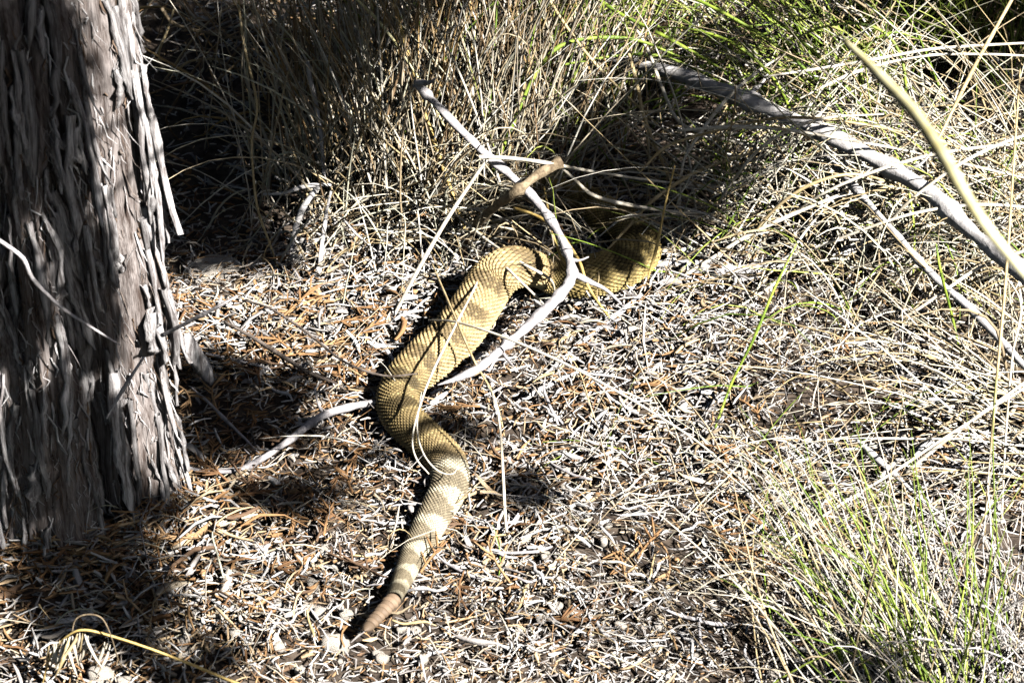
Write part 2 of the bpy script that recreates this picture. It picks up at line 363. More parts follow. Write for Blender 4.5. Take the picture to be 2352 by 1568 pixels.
SHADE_VOL = [
 (470, -60, .08, .07, .9), (600, -60, .1, .07, .9), (700, 20, .12, .05, .9), (620, 500, .06, .04, 1.0), (430, 560, .02, .05, 1.0), (520, 380, .12, .06, .95), (400, 250, .15, .06, .95),
 (2020, 30, .04, .05, .9), (2120, 60, .05, .06, .9), (2230, 40, .05, .06, .9), (2320, 110, .05, .06, .9), (2200, 140, .04, .05, .9), (2330, 220, .04, .05, .9), (1880, 40, .04, .04, .9), (1760, 60, .03, .03, .9),
  # pixel, height above the ground, radius, distance: boughs that keep the den and the gap by the trunk dark
 (1390, 420, .04, .05, .9), (1460, 400, .05, .06, .9), (1530, 440, .04, .05, .9), (1410, 320, .07, .05, .85), (1510, 320, .08, .06, .85), (1410, 520, .02, .03, .95), (1490, 500, .02, .035, .95), (1600, 340, .06, .05, .9), (1300, 605, .04, .018, .95), (1345, 590, .04, .018, .95), (1400, 585, .035, .016, .95), (1450, 330, .13, .055, .9), (1380, 390, .12, .04, .9), (1550, 370, .11, .05, .9), (1480, 250, .12, .05, .9),
 (430, 60, .2, .06, .9), (500, 220, .16, .06, .9), (450, 300, .05, .08, .95), (520, 150, .10, .08, .9), (600, 300, .08, .07, .95), (480, 480, .03, .07, 1.0), (560, 480, .05, .06, 1.0), (640, 120, .15, .07, .9), (560, 30, .18, .08, .9), (450, 80, .12, .08, .9), (640, 400, .10, .05, .95), (590, 560, .02, .04, 1.0),
]
SHADE_TRUNK = [  # pixel on the front of the trunk
 (0, 60, .04), (60, 180, .04), (130, 170, .04), (200, 90, .035), (150, 20, .035), (100, 90, .04), (90, 290, .036), (170, 270, .03), (10, 320, .035), (40, 240, .03), (130, 360, .028), (220, 190, .022), (160, 420, .016), (10, 430, .02),
 (190, 480, .018), (220, 570, .022), (260, 520, .014), (300, 580, .02), (320, 660, .018), (10, 690, .022), (30, 780, .016), (290, 770, .012),
 (130, 950, .032), (200, 960, .028), (60, 980, .038), (150, 1060, .045), (90, 1110, .045), (190, 1130, .035), (20, 1160, .05), (260, 980, .018), (260, 1080, .022), (310, 1110, .02),
]
STALK_PX = [(2900, 3000, 0), (3000, 2000, 40), (2680, 1000, 76), (2400, 680, 86), (2290, 555, 88), (2215, 445, 89), (2160, 350, 89), (2095, 255, 88), (2020, 175, 87), (1940, 95, 85)]
def lights_clearing(c, rad):
    """True where foliage at c would stand in the sun's way to the open litter or the tall stalk"""
    hit = c-SUN*(c[2]/SUN[2])
    if -0.85-rad < hit[0] < 0.95+rad and -0.75-rad < hit[1] < 1.0+rad: return True
    for x, y, h in STALK_PX[2:]:
        q = at(x, y, h/100); d = c-q; t = d@SUN
        if t > 0 and np.linalg.norm(d-t*SUN) < rad+0.06: return True
    return False
def build_crown():
    r = np.random.default_rng(91)
    C = []
    for x, y, rad, d in SHADE_GROUND: C.append((at(x, y, 0.03)+SUN*d, rad))
    for x, y, rad in SHADE_TRUNK: C.append((at_y(x, y, TRY-0.07)+SUN*r.uniform(1.0, 1.3), rad))
    for x, y, h, rad, d in SHADE_VOL: C.append((at(x, y, h)+SUN*d, rad))
    # the rest of the crown, higher up and away to the left and behind
    for _ in range(46):
        a = r.uniform(0.15*math.pi, 1.45*math.pi); q = r.uniform(0.25, 0.9)
        C.append((np.array([TRX+q*math.cos(a)-0.05, TRY+q*math.sin(a)+0.1, r.uniform(1.15, 2.3)]), r.uniform(0.06, 0.13)))
    C2 = []; SQ = [at(x, y, h/100) for x, y, h in STALK_PX[3:]]
    for c, rad in C:                        # boughs hang above the view: raise them along the sun ray until they do
        while pix(c)[1] > -70-1.3*rad/pxm(c) and -100 < pix(c)[0] < 2450: c = c+SUN*0.04
        if not any(((c-q)@SUN) > 0 and np.linalg.norm((c-q)-((c-q)@SUN)*SUN) < rad+0.015 for q in SQ): C2.append((c, rad))
    C = C2
    P = []; R = []; CC = []
    for c, rad in C:
        n = min(330, int(60 + 130*(rad/0.05)**2))
        d = norm(r.normal(size=(n, 3)))*(r.random((n, 1))**0.5)*rad
        base = c+d*np.array([1, 1, 0.8]); dr = norm(d*0.8/rad + r.normal(0, 0.6, (n, 3)) + [0, 0, -0.15])
        L = r.uniform(0.012, 0.03, n)[:, None, None]; s = np.linspace(0, 1, 3)[None, :, None]
        P.append(base[:, None, :]+dr[:, None, :]*s*L+np.array([0, 0, -0.15])*s*s*L)
        R.append(np.tile([0.0016, 0.0023, 0.0010], (n, 1))*r.uniform(0.8, 1.5, (n, 1)))
        CC.append(np.array([(0.07, 0.11, 0.025), (0.10, 0.14, 0.035), (0.05, 0.085, 0.02)])[r.integers(0, 3, n)])
    V, Q, K = stick_arrays(np.concatenate(P), np.concatenate(R), np.concatenate(CC), 3, 1.0, 5)
    o = obj('foliage', mesh_np('foliage', V-np.array([TRX, TRY, 0]), Q, K), M['leaf'], tree); tag(o, kind='stuff')
    # coarse outer sprays added to block sky light, kept off the sun's path
    P = []; R = []; CC = []; k = 0
    while k < 210:
        c = np.array([r.uniform(-2.4, 1.9), r.uniform(-3.2, 2.6), r.uniform(1.3, 3.6)])
        rad = r.uniform(0.18, 0.34)
        hit = c-SUN*(c[2]/SUN[2])
        if lights_clearing(c, rad): continue
        if c[1] < 0.3 and c[2] < 1.9+0.3*abs(c[0]): continue
        if np.linalg.norm(c-CAM) < 1.0: continue
        qx, qy = pix(c)
        if (c-CAM)@F > 0 and qy > -150-1.4*rad/pxm(c) and -900 < qx < 3300: continue
        k += 1; n = 70
        d = norm(r.normal(size=(n, 3)))*(r.random((n, 1))**0.4)*rad; base = c+d
        dr = norm(d*0.6/rad+r.normal(0, 0.6, (n, 3))); L = r.uniform(0.09, 0.17, n)[:, None, None]; t = np.linspace(0, 1, 3)[None, :, None]
        P.append(base[:, None, :]+dr[:, None, :]*t*L); R.append(np.tile([0.012, 0.022, 0.006], (n, 1))*r.uniform(0.8, 1.4, (n, 1)))
        CC.append(np.array([(0.07, 0.11, 0.025), (0.10, 0.14, 0.035), (0.05, 0.085, 0.02)])[r.integers(0, 3, n)])
    V, Q, K = stick_arrays(np.concatenate(P), np.concatenate(R), np.concatenate(CC), 3, 1.0, 6)
    o = obj('sky_block_foliage', mesh_np('sky_block_foliage', V-np.array([TRX, TRY, 0]), Q, K), M['leaf'], tree); tag(o, kind='stuff')
    # limbs from the trunk into groups of sprays
    cs = np.array([c for c, _ in C]); left = list(range(len(cs))); r.shuffle(left)
    while left:
        i = left.pop(); order = sorted(left, key=lambda j: np.linalg.norm(cs[j]-cs[i]))[:6]
        ch = [i]+order; left = [j for j in left if j not in order]
        z0 = min(2.0, max(0.95, cs[ch][:, 2].mean()-0.1)); 
        st = np.array([TRX-0.02*z0, TRY+0.02*z0, z0]); cen = cs[ch].mean(0)
        mid = st*0.5+cen*0.5+np.array([0, 0, 0.16])
        if mid[2] < 0.95: mid[2] = 0.95
        pts = [st, mid, cen+[0, 0, 0.03]]
        lm = obj('limb', tube_mesh('limb', np.array(pts)-[TRX, TRY, 0], [0.012, 0.008, 0.003], 6, 16, wob=0.2, seed=i), M['bark'], tree)
        for j in ch:
            tw = tube_mesh('twig', np.array([cen+[0, 0, 0.03], (cen+cs[j])/2+[0, 0, 0.03], cs[j]])-[TRX, TRY, 0], [0.004, 0.003, 0.0015], 5, 8, seed=j)
            obj('twig', tw, M['bark'], lm)
build_crown()

# unseen junipers added round the clearing to deepen shade by closing off the sky
def sky_block_juniper(x, y, cr, zc, hh, seed, label):
    r = np.random.default_rng(seed); g = float(ground(x, y))
    root = empty('juniper_tree', (x, y, g)); tag(root, label, 'tree')
    top = zc+hh*0.7
    obj('trunk', tube_mesh('trunk', [(0, 0, -0.05), (0.05, 0.03, zc*0.5), (-0.04, 0.05, zc), (0.02, 0, top)], [0.12, 0.09, 0.06, 0.02], 10, 24, wob=0.2, seed=seed), M['bark'], root)
    P = []; R = []; CC = []
    for k in range(50):
        d = norm(r.normal(size=3))*r.uniform(0.45, 1.0); c = np.array([d[0]*cr, d[1]*cr, zc+d[2]*hh]); c[2] = max(c[2], 0.25)
        if lights_clearing(c+np.array([x, y, g]), 0.5): continue
        if k % 4 == 0:
            z0 = min(max(0.5, c[2]-0.3), top-0.1)
            obj('limb', tube_mesh('limb', [(0, 0, z0), c*[0.5, 0.5, 0]+[0, 0, (z0+c[2])/2+0.1], c], [0.03, 0.018, 0.006], 5, 12, wob=0.2, seed=k), M['bark'], root)
        n = 48; q = norm(r.normal(size=(n, 3)))*(r.random((n, 1))**0.5)*r.uniform(0.28, 0.5); b = c+q
        dr = norm(q+r.normal(0, 0.25, (n, 3))); L = r.uniform(0.16, 0.30, n)[:, None, None]; t = np.linspace(0, 1, 3)[None, :, None]
        P.append(b[:, None, :]+dr[:, None, :]*t*L); R.append(np.tile([0.022, 0.048, 0.012], (n, 1))*r.uniform(0.8, 1.4, (n, 1)))
        CC.append(np.array([(0.07, 0.11, 0.025), (0.10, 0.14, 0.035), (0.05, 0.085, 0.02)])[r.integers(0, 3, n)])
    V, Q, K = stick_arrays(np.concatenate(P), np.concatenate(R), np.concatenate(CC), 3, 1.0, seed)
    o = obj('crown', mesh_np('crown', V, Q, K), M['leaf'], root); tag(o, kind='stuff')
for k, (az, dist, cr, zc, hh, lab) in enumerate([
    (24, 3.6, 1.5, 1.6, 1.6, 'broad low added juniper blocking sky east of the clearing'), (62, 3.8, 1.6, 1.7, 1.7, 'round added juniper blocking sky beyond the broom stems'), (105, 3.6, 1.6, 1.9, 1.9, 'tall added juniper blocking sky behind the brown bunch grass'),
    (150, 3.4, 1.6, 1.8, 1.8, 'dense added juniper blocking sky past the old shaggy trunk'), (200, 3.2, 1.6, 1.9, 1.9, 'added juniper blocking sky west of the shaggy trunk'), (238, 4.6, 1.6, 2.2, 2.0, 'big added juniper blocking sky southwest of the clearing'), (272, 5.4, 1.7, 2.3, 2.1, 'full crowned added juniper blocking sky south of the clearing'), (302, 5.2, 1.6, 2.4, 2.2, 'leaning added juniper blocking sky on the sun side of the clearing'), (332, 4.6, 1.8, 2.6, 2.4, 'gappy added juniper blocking sky but letting the sun into the clearing'), (356, 4.2, 1.5, 2.0, 1.9, 'wide added juniper blocking sky next to the gappy one')]):
    sky_block_juniper(dist*math.cos(math.radians(az)), dist*math.sin(math.radians(az)), cr, zc, hh, 300+k, lab)

# ---------------------------------------------------------------- rattlesnake
def build_snake():
    #        x     y    width px  extra height m (under the belly)
    ctl = [(905, 1374, 34, .012), (921, 1338, 44, .004), (942, 1292, 55, 0), (968, 1238, 66, 0), (1000, 1180, 76, 0), (1030, 1120, 82, 0), (1028, 1066, 86, 0), (984, 1018, 88, 0),
           (932, 968, 92, 0), (912, 922, 92, 0), (934, 872, 98, 0), (990, 820, 108, 0), (1048, 766, 110, .002), (1092, 706, 106, .012), (1128, 650, 106, .024), (1168, 620, 104, .034),
           (1206, 618, 98, .030), (1240, 626, 88, .012), (1286, 640, 92, .001), (1350, 638, 102, 0), (1422, 618, 102, 0), (1466, 578, 98, .002), (1450, 532, 92, .004), (1396, 498, 86, .004), (1340, 464, 78, .004), (1296, 442, 60, .004), (1258, 428, 40, .01),
           (1234, 420, 52, .012), (1212, 414, 50, .012), (1188, 410, 26, .012), (1180, 409, 8, .012)]
    pts = []; wid = []
    for x, y, w, h in ctl:
        p = at(x, y, h+0.02); r = w*pxm(p)/2; p = at(x, y, h+r*0.86+0.006); pts.append(p); wid.append(r)
    pts = np.array(pts); wid = np.array(wid)
    fine = catmull(pts, 3000); wf = catmull(np.stack([wid, wid, wid], -1), 3000)[:, 0]
    ds = np.r_[0, np.cumsum(np.linalg.norm(np.diff(fine, axis=0), axis=1))]; Ltot = ds[-1]
    N = 1050; Mn = 170; s = np.linspace(0, Ltot, N)
    P = np.stack([np.interp(s, ds, fine[:, k]) for k in range(3)], -1); W = np.interp(s, ds, wf)
    # smooth the path a little
    for _ in range(12): P[1:-1] = 0.5*P[1:-1]+0.25*(P[:-2]+P[2:])
    T = norm(np.gradient(P, axis=0)); side = norm(np.cross(T, [0, 0, 1])); upv = np.cross(side, T)
    NS = 30
    rsc = np.clip(W, 0.008, None); v = np.r_[0, np.cumsum(np.diff(s)/(0.27*rsc[1:]))]
    a = np.arange(Mn)*2*np.pi/Mn
    AA, VV = np.meshgrid(a, v, indexing='xy'); UU = AA/(2*np.pi)*NS
    p = UU+VV; q = UU-VV; rp = np.round(p); rq = np.round(q); fp = p-rp; fq = q-rq
    du = (fp+fq)/2; dv = (fp-fq)/2
    dome = (1-np.abs(2*fp)**2.5)*(1-np.abs(2*fq)**2.5)
    keel = np.exp(-(du/0.10)**2)*(1-np.abs(dv)*1.2)
    uc = ((rp+rq)/2) % NS; ac = uc/NS*2*np.pi; vc = (rp-rq)/2
    sc = np.interp(vc, v, s); wc = np.interp(sc, s, W)
    dors = np.sin(ac)                                   # 1 on the back, -1 on the belly
    hump = np.where(np.sin(AA) < -0.55, 0.15, 1.0)
    dr = (0.09*dome+0.05*keel-0.09*dv)*hump
    sa = np.sin(AA); vert = np.where(sa > 0, 0.92, 0.80)
    sup = np.abs(np.cos(AA))**0.9*np.sign(np.cos(AA))
    rad = W[:, None]*(1+dr-0.03)
    V = P[:, None, :]+rad[:, :, None]*(sup[:, :, None]*side[:, None, :]+(vert*sa)[:, :, None]*upv[:, None, :])
    # colours ------------------------------------------------------------
    r = np.random.default_rng(3); hs = vnoise(uc*7.3, vc*5.7, 60); hs2 = vnoise(uc*0.5, vc*0.35, 61)
    tan = np.array([0.47, 0.34, 0.165]); olive = np.array([0.235, 0.172, 0.075]); brown = np.array([0.23, 0.19, 0.125]); cream = np.array([0.48, 0.425, 0.30]); dark = np.array([0.10, 0.075, 0.03]); belly = np.array([0.62, 0.54, 0.30])
    def sm(x, lo, hi): t = np.clip((x-lo)/(hi-lo), 0, 1); return t*t*(3-2*t)
    sctl = np.array([np.interp(np.argmin(np.linalg.norm(P-pp, axis=1)), np.arange(N), s) for pp in pts])
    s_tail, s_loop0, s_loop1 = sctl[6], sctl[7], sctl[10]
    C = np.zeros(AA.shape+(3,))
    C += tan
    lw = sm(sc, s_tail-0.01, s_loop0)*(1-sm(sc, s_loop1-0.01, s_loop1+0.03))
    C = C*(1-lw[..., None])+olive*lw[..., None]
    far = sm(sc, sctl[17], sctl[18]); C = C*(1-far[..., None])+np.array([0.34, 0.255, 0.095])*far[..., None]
    # back blotches: broad darker saddles with pale thin borders on the body
    ph = (sc-s_tail)/0.043+0.18*(hs2-0.5)
    saddle = np.cos(2*np.pi*ph)*0.5+0.5; onb = sm(dors, 0.1, 0.6)
    body = sm(sc, s_tail-0.005, s_tail+0.01)
    C *= (1-0.66*sm(saddle, 0.48, 0.72)*onb*body*sm(hs, 0.0, 0.4))[..., None]
    edge = (np.exp(-((saddle-0.38)/0.09)**2)*onb*body)[..., None]*0.40
    C = C*(1-edge)+np.array([0.54, 0.43, 0.20])*edge
    bl = (np.exp(-((saddle-0.60)/0.07)**2)*sm(dors, 0.2, 0.7)*body*sm(hs, 0.35, 0.65))[..., None]*0.65
    C = C*(1-bl)+dark*bl
    # tail: brown rings with cream bands that widen down the right flank
    tl = 1-sm(sc, s_tail-0.012, s_tail+0.002)
    f = sc/s_tail; phase = (1-(1-f)**1.0)*0+ (f**0.8)*6.6-0.15+0.10*(hs2-0.5)
    band = np.cos(2*np.pi*phase)
    flank = np.cos(ac)                                   # side vector: which flank
    thr = 0.55-0.75*np.clip(flank, -0.2, 1)*1.0+0.35*(hs-0.5)
    cm = sm(band, thr-0.10, thr+0.10)
    Ct = brown*(1-cm[..., None])+cream*cm[..., None]
    last = sm(sc, 0.0, 0.012); Ct = Ct*(0.35+0.65*last[..., None])
    C = C*(1-tl[..., None])+Ct*tl[..., None]
    bw = sm(-dors, 0.35, 0.75)[..., None]; C = C*(1-bw)+belly*bw
    C *= (0.74+0.52*hs)[..., None]*(0.88+0.24*vnoise(uc*1.1+3, vc*0.8+7, 66))[..., None]
    # skin between the scales is darker than the scales themselves
    gap = 1-sm(dome, 0.05, 0.5); C *= (1-0.80*gap*np.where(sa > -0.5, 1, 0.2))[..., None]
    C *= (1+0.16*keel)[..., None]
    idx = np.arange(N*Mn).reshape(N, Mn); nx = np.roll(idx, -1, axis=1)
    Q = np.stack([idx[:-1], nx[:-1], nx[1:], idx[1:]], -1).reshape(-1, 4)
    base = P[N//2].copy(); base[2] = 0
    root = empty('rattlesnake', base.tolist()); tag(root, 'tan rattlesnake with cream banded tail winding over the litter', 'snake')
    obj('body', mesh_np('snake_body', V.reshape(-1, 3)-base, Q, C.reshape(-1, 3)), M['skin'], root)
    # eyes
    hp = P[int(N*0.985)]
    for sg in (-1, 1):
        i = int(N*0.978); c = P[i]+side[i]*sg*W[i]*0.82+upv[i]*W[i]*0.35-base
        aa = np.arange(8)*2*np.pi/8; el = np.linspace(-np.pi/2, np.pi/2, 6)
        vv = np.array([(math.cos(e)*math.cos(x), math.cos(e)*math.sin(x), math.sin(e)) for e in el for x in aa])*0.0032+c
        ii = np.arange(48).reshape(6, 8); nn = np.roll(ii, -1, 1)
        obj('eye', mesh_np('snake_eye', vv, np.stack([ii[:-1], nn[:-1], nn[1:], ii[1:]], -1).reshape(-1, 4)), M['eye'], root)
    # rattle: stacked horny rings, lifted off the ground
    r0 = P[0]; tip = at(843, 1442, 0.034); D = tip-r0; Ln = np.linalg.norm(D); d = D/Ln
    sd_ = np.cross(d, [0, 0, 1]); sd_ /= np.linalg.norm(sd_); uu = np.cross(sd_, d)
    rmat, rnt, rb = mat_base('rattle_horn')
    rat = None; nseg = 9; aa = np.arange(20)*2*np.pi/20
    for k in range(nseg):
        t0 = k/nseg; rr = 0.0074*(1-0.25*t0)*(1.0 if k else 0.95)*(1+0.05*math.sin(k*2.3)); segL = Ln/nseg
        prof = [(-0.1, 0.45), (0.02, 0.62), (0.14, 0.95), (0.34, 1.04), (0.58, 0.96), (0.80, 0.74), (1.02, 0.5)]
        if k == nseg-1: prof = [(-0.1, 0.55), (0.1, 0.9), (0.5, 0.92), (1.0, 0.75), (1.5, 0.45), (1.8, 0.05)]
        vv = []
        for t, sc_ in prof:
            c = r0+d*(segL*(k+t))
            for x in aa: vv.append(c+rr*sc_*(sd_*math.cos(x)*1.0+uu*math.sin(x)*0.8*(1-0.12*math.cos(x)**2))-base)
        ii = np.arange(len(prof)*20).reshape(len(prof), 20); nn = np.roll(ii, -1, 1)
        tint = np.array([0.20, 0.14, 0.092])*(1.1-0.45*(k/nseg))*(1.12 if k % 2 else 0.9)
        cols = np.tile(tint, (len(vv), 1)); 
        me = mesh_np('rattle_segment', np.array(vv), np.stack([ii[:-1], nn[:-1], nn[1:], ii[1:]], -1).reshape(-1, 4), cols)
        if rat is None: rat = obj('rattle', me, M['skin'], root)
        else: obj('rattle_segment', me, M['skin'], rat)
build_snake()

# ---------------------------------------------------------------- traced sticks and stems
def px_pts(ps): return [at(x, y, h/100) for x, y, h in ps]
def traced(name, label, cat, mat, ps, w, group=None, sides=7, wob=0.12, knots=0, bend=0.0, forks=(), seed=None):
    pts = np.array(px_pts(ps)); mid = pts[len(pts)//2]
    seed = seed if seed is not None else int(abs(ps[0][0]*7+ps[0][1])) % 1000
    if np.isscalar(w): w = [w, w]
    rad = np.array(w)*pxm(mid)/2
    base = pts[np.argmin(pts[:, 2])]
    n = max(10, 6*len(ps))
    me = tube_mesh(name, pts-base, rad, sides, n, wob=wob, seed=seed, knots=knots, bend=bend)
    o = obj(name, me, M[mat]); o.location = base.tolist(); tag(o, label, cat, group)
    for fk, fw in forks:
        fp = np.array(px_pts(fk)); fr = np.array(fw)*pxm(fp[0])/2
        obj('side_twig', tube_mesh('side_twig', fp-base, fr, sides, 16, wob=wob, seed=seed+3), M[mat], o)
    return o
S = 'stick'; B = 'branch'; G = 'straw'
traced('forked_branch', 'forked smooth grey branch bent over the snake and resting on its back', B, 'grey_wood',
  [(955, 190, 21), (1000, 238, 19.5), (1050, 290, 18), (1105, 345, 16), (1160, 392, 14), (1205, 432, 12.5), (1248, 482, 11.2), (1285, 540, 10), (1308, 595, 9.2), (1312, 640, 8.4), (1280, 685, 7.4), (1225, 738, 6.6), (1165, 790, 6.2), (1105, 842, 6), (1050, 868, 5.2), (1005, 884, 4.6)],
  [20, 19, 18, 20, 22, 21, 22, 25, 24, 27, 25, 23, 20, 19, 14, 4], wob=0.2, knots=4, seed=5,
  forks=[([(1316, 628, 8.4), (1350, 645, 7), (1395, 668, 4), (1440, 712, 1)], [15, 12, 9, 5]), ([(1308, 596, 9), (1330, 598, 9), (1352, 590, 9)], [10, 6, 3]), ([(1150, 803, 6), (1168, 828, 4), (1180, 842, 3)], [9, 7, 4]), ([(955, 190, 21), (985, 190, 22), (1000, 180, 23)], [16, 10, 4])])
traced('broken_stick', 'brown weathered stick crossing under the forked grey branch', S, 'brown_wood',
  [(1285, 372, 14.5), (1240, 398, 14.6), (1185, 440, 14.5), (1130, 480, 10), (1085, 530, 5), (1060, 590, 0.5)], [34, 24, 22, 22, 18, 12], wob=0.2, knots=2)
traced('dry_straw', 'thick bleached straw leaning down left of the snake from the grey branch', G, 'pale_straw',
  [(1122, 362, 16.6), (1075, 430, 13.5), (1020, 515, 10), (960, 620, 6), (915, 705, 2), (896, 748, 0.3)], [7, 9, 10, 10, 9, 6], wob=0.05)
traced('dry_straw', 'bleached straw running flat from the grey branch to the brown stick', G, 'pale_straw',
  [(1100, 360, 17), (1180, 364, 16), (1265, 376, 15), (1350, 392, 12), (1480, 412, 8), (1620, 428, 5), (1800, 440, 2)], [8, 9, 9, 7, 6, 6, 4], wob=0.05)
traced('dry_twig', 'thin pale twig kinked above the shaded coil of the snake', S, 'pale_straw',
  [(1275, 372, 14.5), (1320, 412, 12), (1362, 448, 10), (1440, 470, 8), (1530, 484, 6), (1620, 492, 4)], [6, 8, 9, 9, 8, 6], wob=0.08)
traced('fallen_log', 'long bleached grey fallen branch running through the straw', B, 'white_wood',
  [(1100, 28, 7), (1250, 85, 8), (1400, 130, 9), (1560, 172, 10), (1690, 222, 10.5), (1830, 275, 11), (1990, 355, 11), (2130, 440, 11), (2235, 535, 11), (2380, 650, 11)],
  [20, 24, 28, 32, 32, 35, 36, 33, 33, 34], sides=12, wob=0.3, knots=6,
  forks=[([(1700, 226, 10.5), (1740, 200, 12), (1765, 170, 13)], [14, 9, 4]), ([(1900, 310, 11), (1930, 345, 10), (1945, 385, 8)], [13, 8, 3]), ([(2060, 395, 11), (2110, 380, 12.5), (2140, 350, 14)], [12, 7, 3])])
traced('fallen_branch', 'straight thin silvery branch lying across the straw in front of the long grey one', B, 'white_wood',
  [(1890, 350, 7), (1960, 430, 8), (2050, 530, 8.5), (2140, 630, 8), (2250, 730, 7), (2380, 870, 6)], [13, 18, 19, 18, 19, 16], wob=0.2, knots=3)
traced('fallen_branch', 'short stub of pale branch sunk in litter beside the snake coil', B, 'white_wood',
  [(1500, 606, 0.8), (1580, 610, 1), (1660, 624, 1), (1740, 618, 1), (1835, 604, 0.8)], [20, 26, 28, 24, 16], wob=0.2, knots=1)
traced('fallen_branch', 'stubby pale wood piece half buried in the straw', B, 'white_wood', [(1910, 590, 1.5), (1970, 568, 2), (2040, 540, 2)], [20, 30, 22], wob=0.2)
traced('yellow_stalk', 'thick pale yellow stalk arching up in front of the straw', 'stalk', 'yellow_stalk',
  STALK_PX, [14, 16, 18, 22, 28, 33, 35, 35, 31, 16], wob=0.1, seed=4)
traced('dry_branch', 'curved grey twig curling from the trunk foot to the snake loop', S, 'grey_wood',
  [(300, 1030, 2), (370, 1055, 1.8), (450, 1078, 1.6), (540, 1080, 1.6), (600, 1054, 1.8), (665, 1010, 2), (735, 958, 2), (800, 935, 2), (862, 924, 2.2)], [6, 7, 9, 12, 14, 16, 18, 18, 15], wob=0.15, knots=2,
  forks=[([(745, 955, 2), (730, 925, 2.6), (722, 890, 3.4)], [8, 6, 3]), ([(560, 1074, 1.7), (575, 1050, 1.5), (560, 1030, 1)], [7, 5, 3])])
traced('dry_twig', 'thin twig rising across the shade from the trunk toward the snake', S, 'dark_wood', [(515, 738, 2.5), (580, 775, 2.5), (640, 812, 2.5), (700, 850, 2.2), (770, 880, 1.5), (800, 900, 0.7)], [7, 9, 11, 9, 7, 5], wob=0.15)
traced('dry_twig', 'dark thin twig arching from the pale rock over to the snake', S, 'dark_wood', [(560, 690, 3), (620, 708, 4), (700, 760, 4.5), (790, 830, 4.5), (880, 862, 4.5), (960, 858, 5)], [5, 6, 7, 6, 5, 3], wob=0.1)
traced('dry_twig', 'wavy thin twig slanting through the deep shade beside the trunk', S, 'grey_wood', [(440, 890, 2), (480, 925, 2), (530, 975, 1.6), (570, 1015, 1.2), (595, 1040, 0.6)], [5, 8, 8, 6, 4], wob=0.2)
def trunk_traced(label, ps, w, mat):
    pts = [at_y(x, y, Y) for x, y, Y in ps]; base = min(pts, key=lambda p: p[2])
    o = obj('dry_twig', tube_mesh('dry_twig', np.array(pts)-base, np.array(w)*pxm(pts[0])/2, 6, 24, wob=0.15, seed=len(label)), M[mat]); o.location = base.tolist(); tag(o, label, S)
trunk_traced('pale twig jutting straight out from the trunk above the peeled strip', [(372, 770, TRY-0.06), (430, 740, TRY-0.08), (500, 704, TRY-0.10), (545, 680, TRY-0.10)], [9, 10, 9, 5], 'grey_wood')
trunk_traced('dark kinked twig leaning across the front of the trunk', [(-20, 540, TRY-0.15), (50, 590, TRY-0.15), (75, 640, TRY-0.145), (140, 705, TRY-0.14), (200, 745, TRY-0.135), (275, 792, TRY-0.13)], [10, 12, 10, 8, 7, 5], 'grey_wood')
trunk_traced('slim pale stick propped upright against the trunk base', [(245, 960, TRY-0.14), (285, 890, TRY-0.13), (330, 820, TRY-0.12)], [5, 9, 7], 'grey_wood')
traced('dry_stick', 'upright bleached stick standing in the brown grass clump', S, 'white_wood', [(745, 420, 5), (738, 320, 9), (725, 240, 12), (712, 180, 15), (706, 140, 17)], [8, 10, 12, 12, 9], wob=0.12)
traced('dry_stick', 'crooked pale stick poking from the foot of the brown grass clump', S, 'white_wood', [(668, 585, 0.5), (678, 530, 2.2), (695, 480, 4), (722, 440, 5.5), (732, 430, 6)], [8, 14, 16, 13, 8], wob=0.15)
traced('dry_stick', 'short knobbly stub pointing up among the brown grass stems', S, 'white_wood', [(735, 640, 0.2), (737, 580, 2.2), (748, 500, 5), (760, 440, 7)], [10, 11, 9, 6], wob=0.2)
traced('dry_stick', 'pale stick reaching into the black gap beside the trunk', S, 'white_wood', [(760, 424, 5), (700, 428, 5), (650, 444, 4.5), (605, 446, 4)], [10, 10, 8, 5], wob=0.12)
traced('dry_twig', 'thorny pale twig hanging over the dark gap behind the trunk', S, 'white_wood', [(590, 62, 8), (640, 44, 9), (700, 18, 10), (760, -12, 11)], [6, 8, 8, 9], wob=0.15, forks=[([(640, 44, 9), (655, 60, 8)], [5, 2]), ([(690, 22, 10), (680, 2, 11)], [5, 2])])
traced('dry_twig', 'long gnarled twig running level behind the trunk in shade', S, 'brown_wood', [(372, 20, 8), (400, 55, 6), (470, 75, 6), (560, 88, 6), (650, 84, 6), (720, 70, 6)], [8, 9, 9, 8, 8, 5], wob=0.15)
traced('dry_twig', 'hooked thin twig dangling beside the trunk edge', S, 'straw', [(400, 20, 10), (385, 70, 8), (365, 120, 6), (375, 155, 5), (400, 165, 4.5), (440, 140, 5), (520, 135, 5)], [5, 6, 6, 6, 7, 6, 4], wob=0.1)
traced('dry_stick', 'straight bleached stick lying right of the snake with a thin fork touching it', S, 'white_wood', [(1340, 786, 0.8), (1380, 750, 1.2), (1430, 712, 1.5), (1474, 676, 1.8)], [7, 12, 12, 10], wob=0.1)
traced('dry_stick', 'thin grey stick flat on litter under the bent branch', S, 'white_wood', [(1240, 870, 0.6), (1280, 836, 0.8), (1340, 780, 0.8), (1370, 750, 0.8)], [6, 9, 8, 4], wob=0.12)
traced('dry_stick', 'stout pale stick lying just below the bent branch', S, 'white_wood', [(1180, 930, 0.6), (1240, 895, 0.9), (1310, 860, 0.9), (1380, 835, 0.7)], [8, 12, 10, 6], wob=0.15)
traced('dry_stick', 'slim white stick on the litter left of the snake body', S, 'white_wood', [(838, 728, 1), (862, 765, 1.2), (890, 808, 1.2), (914, 842, 1)], [7, 11, 11, 6], wob=0.06)
STR = 'dry_twig'
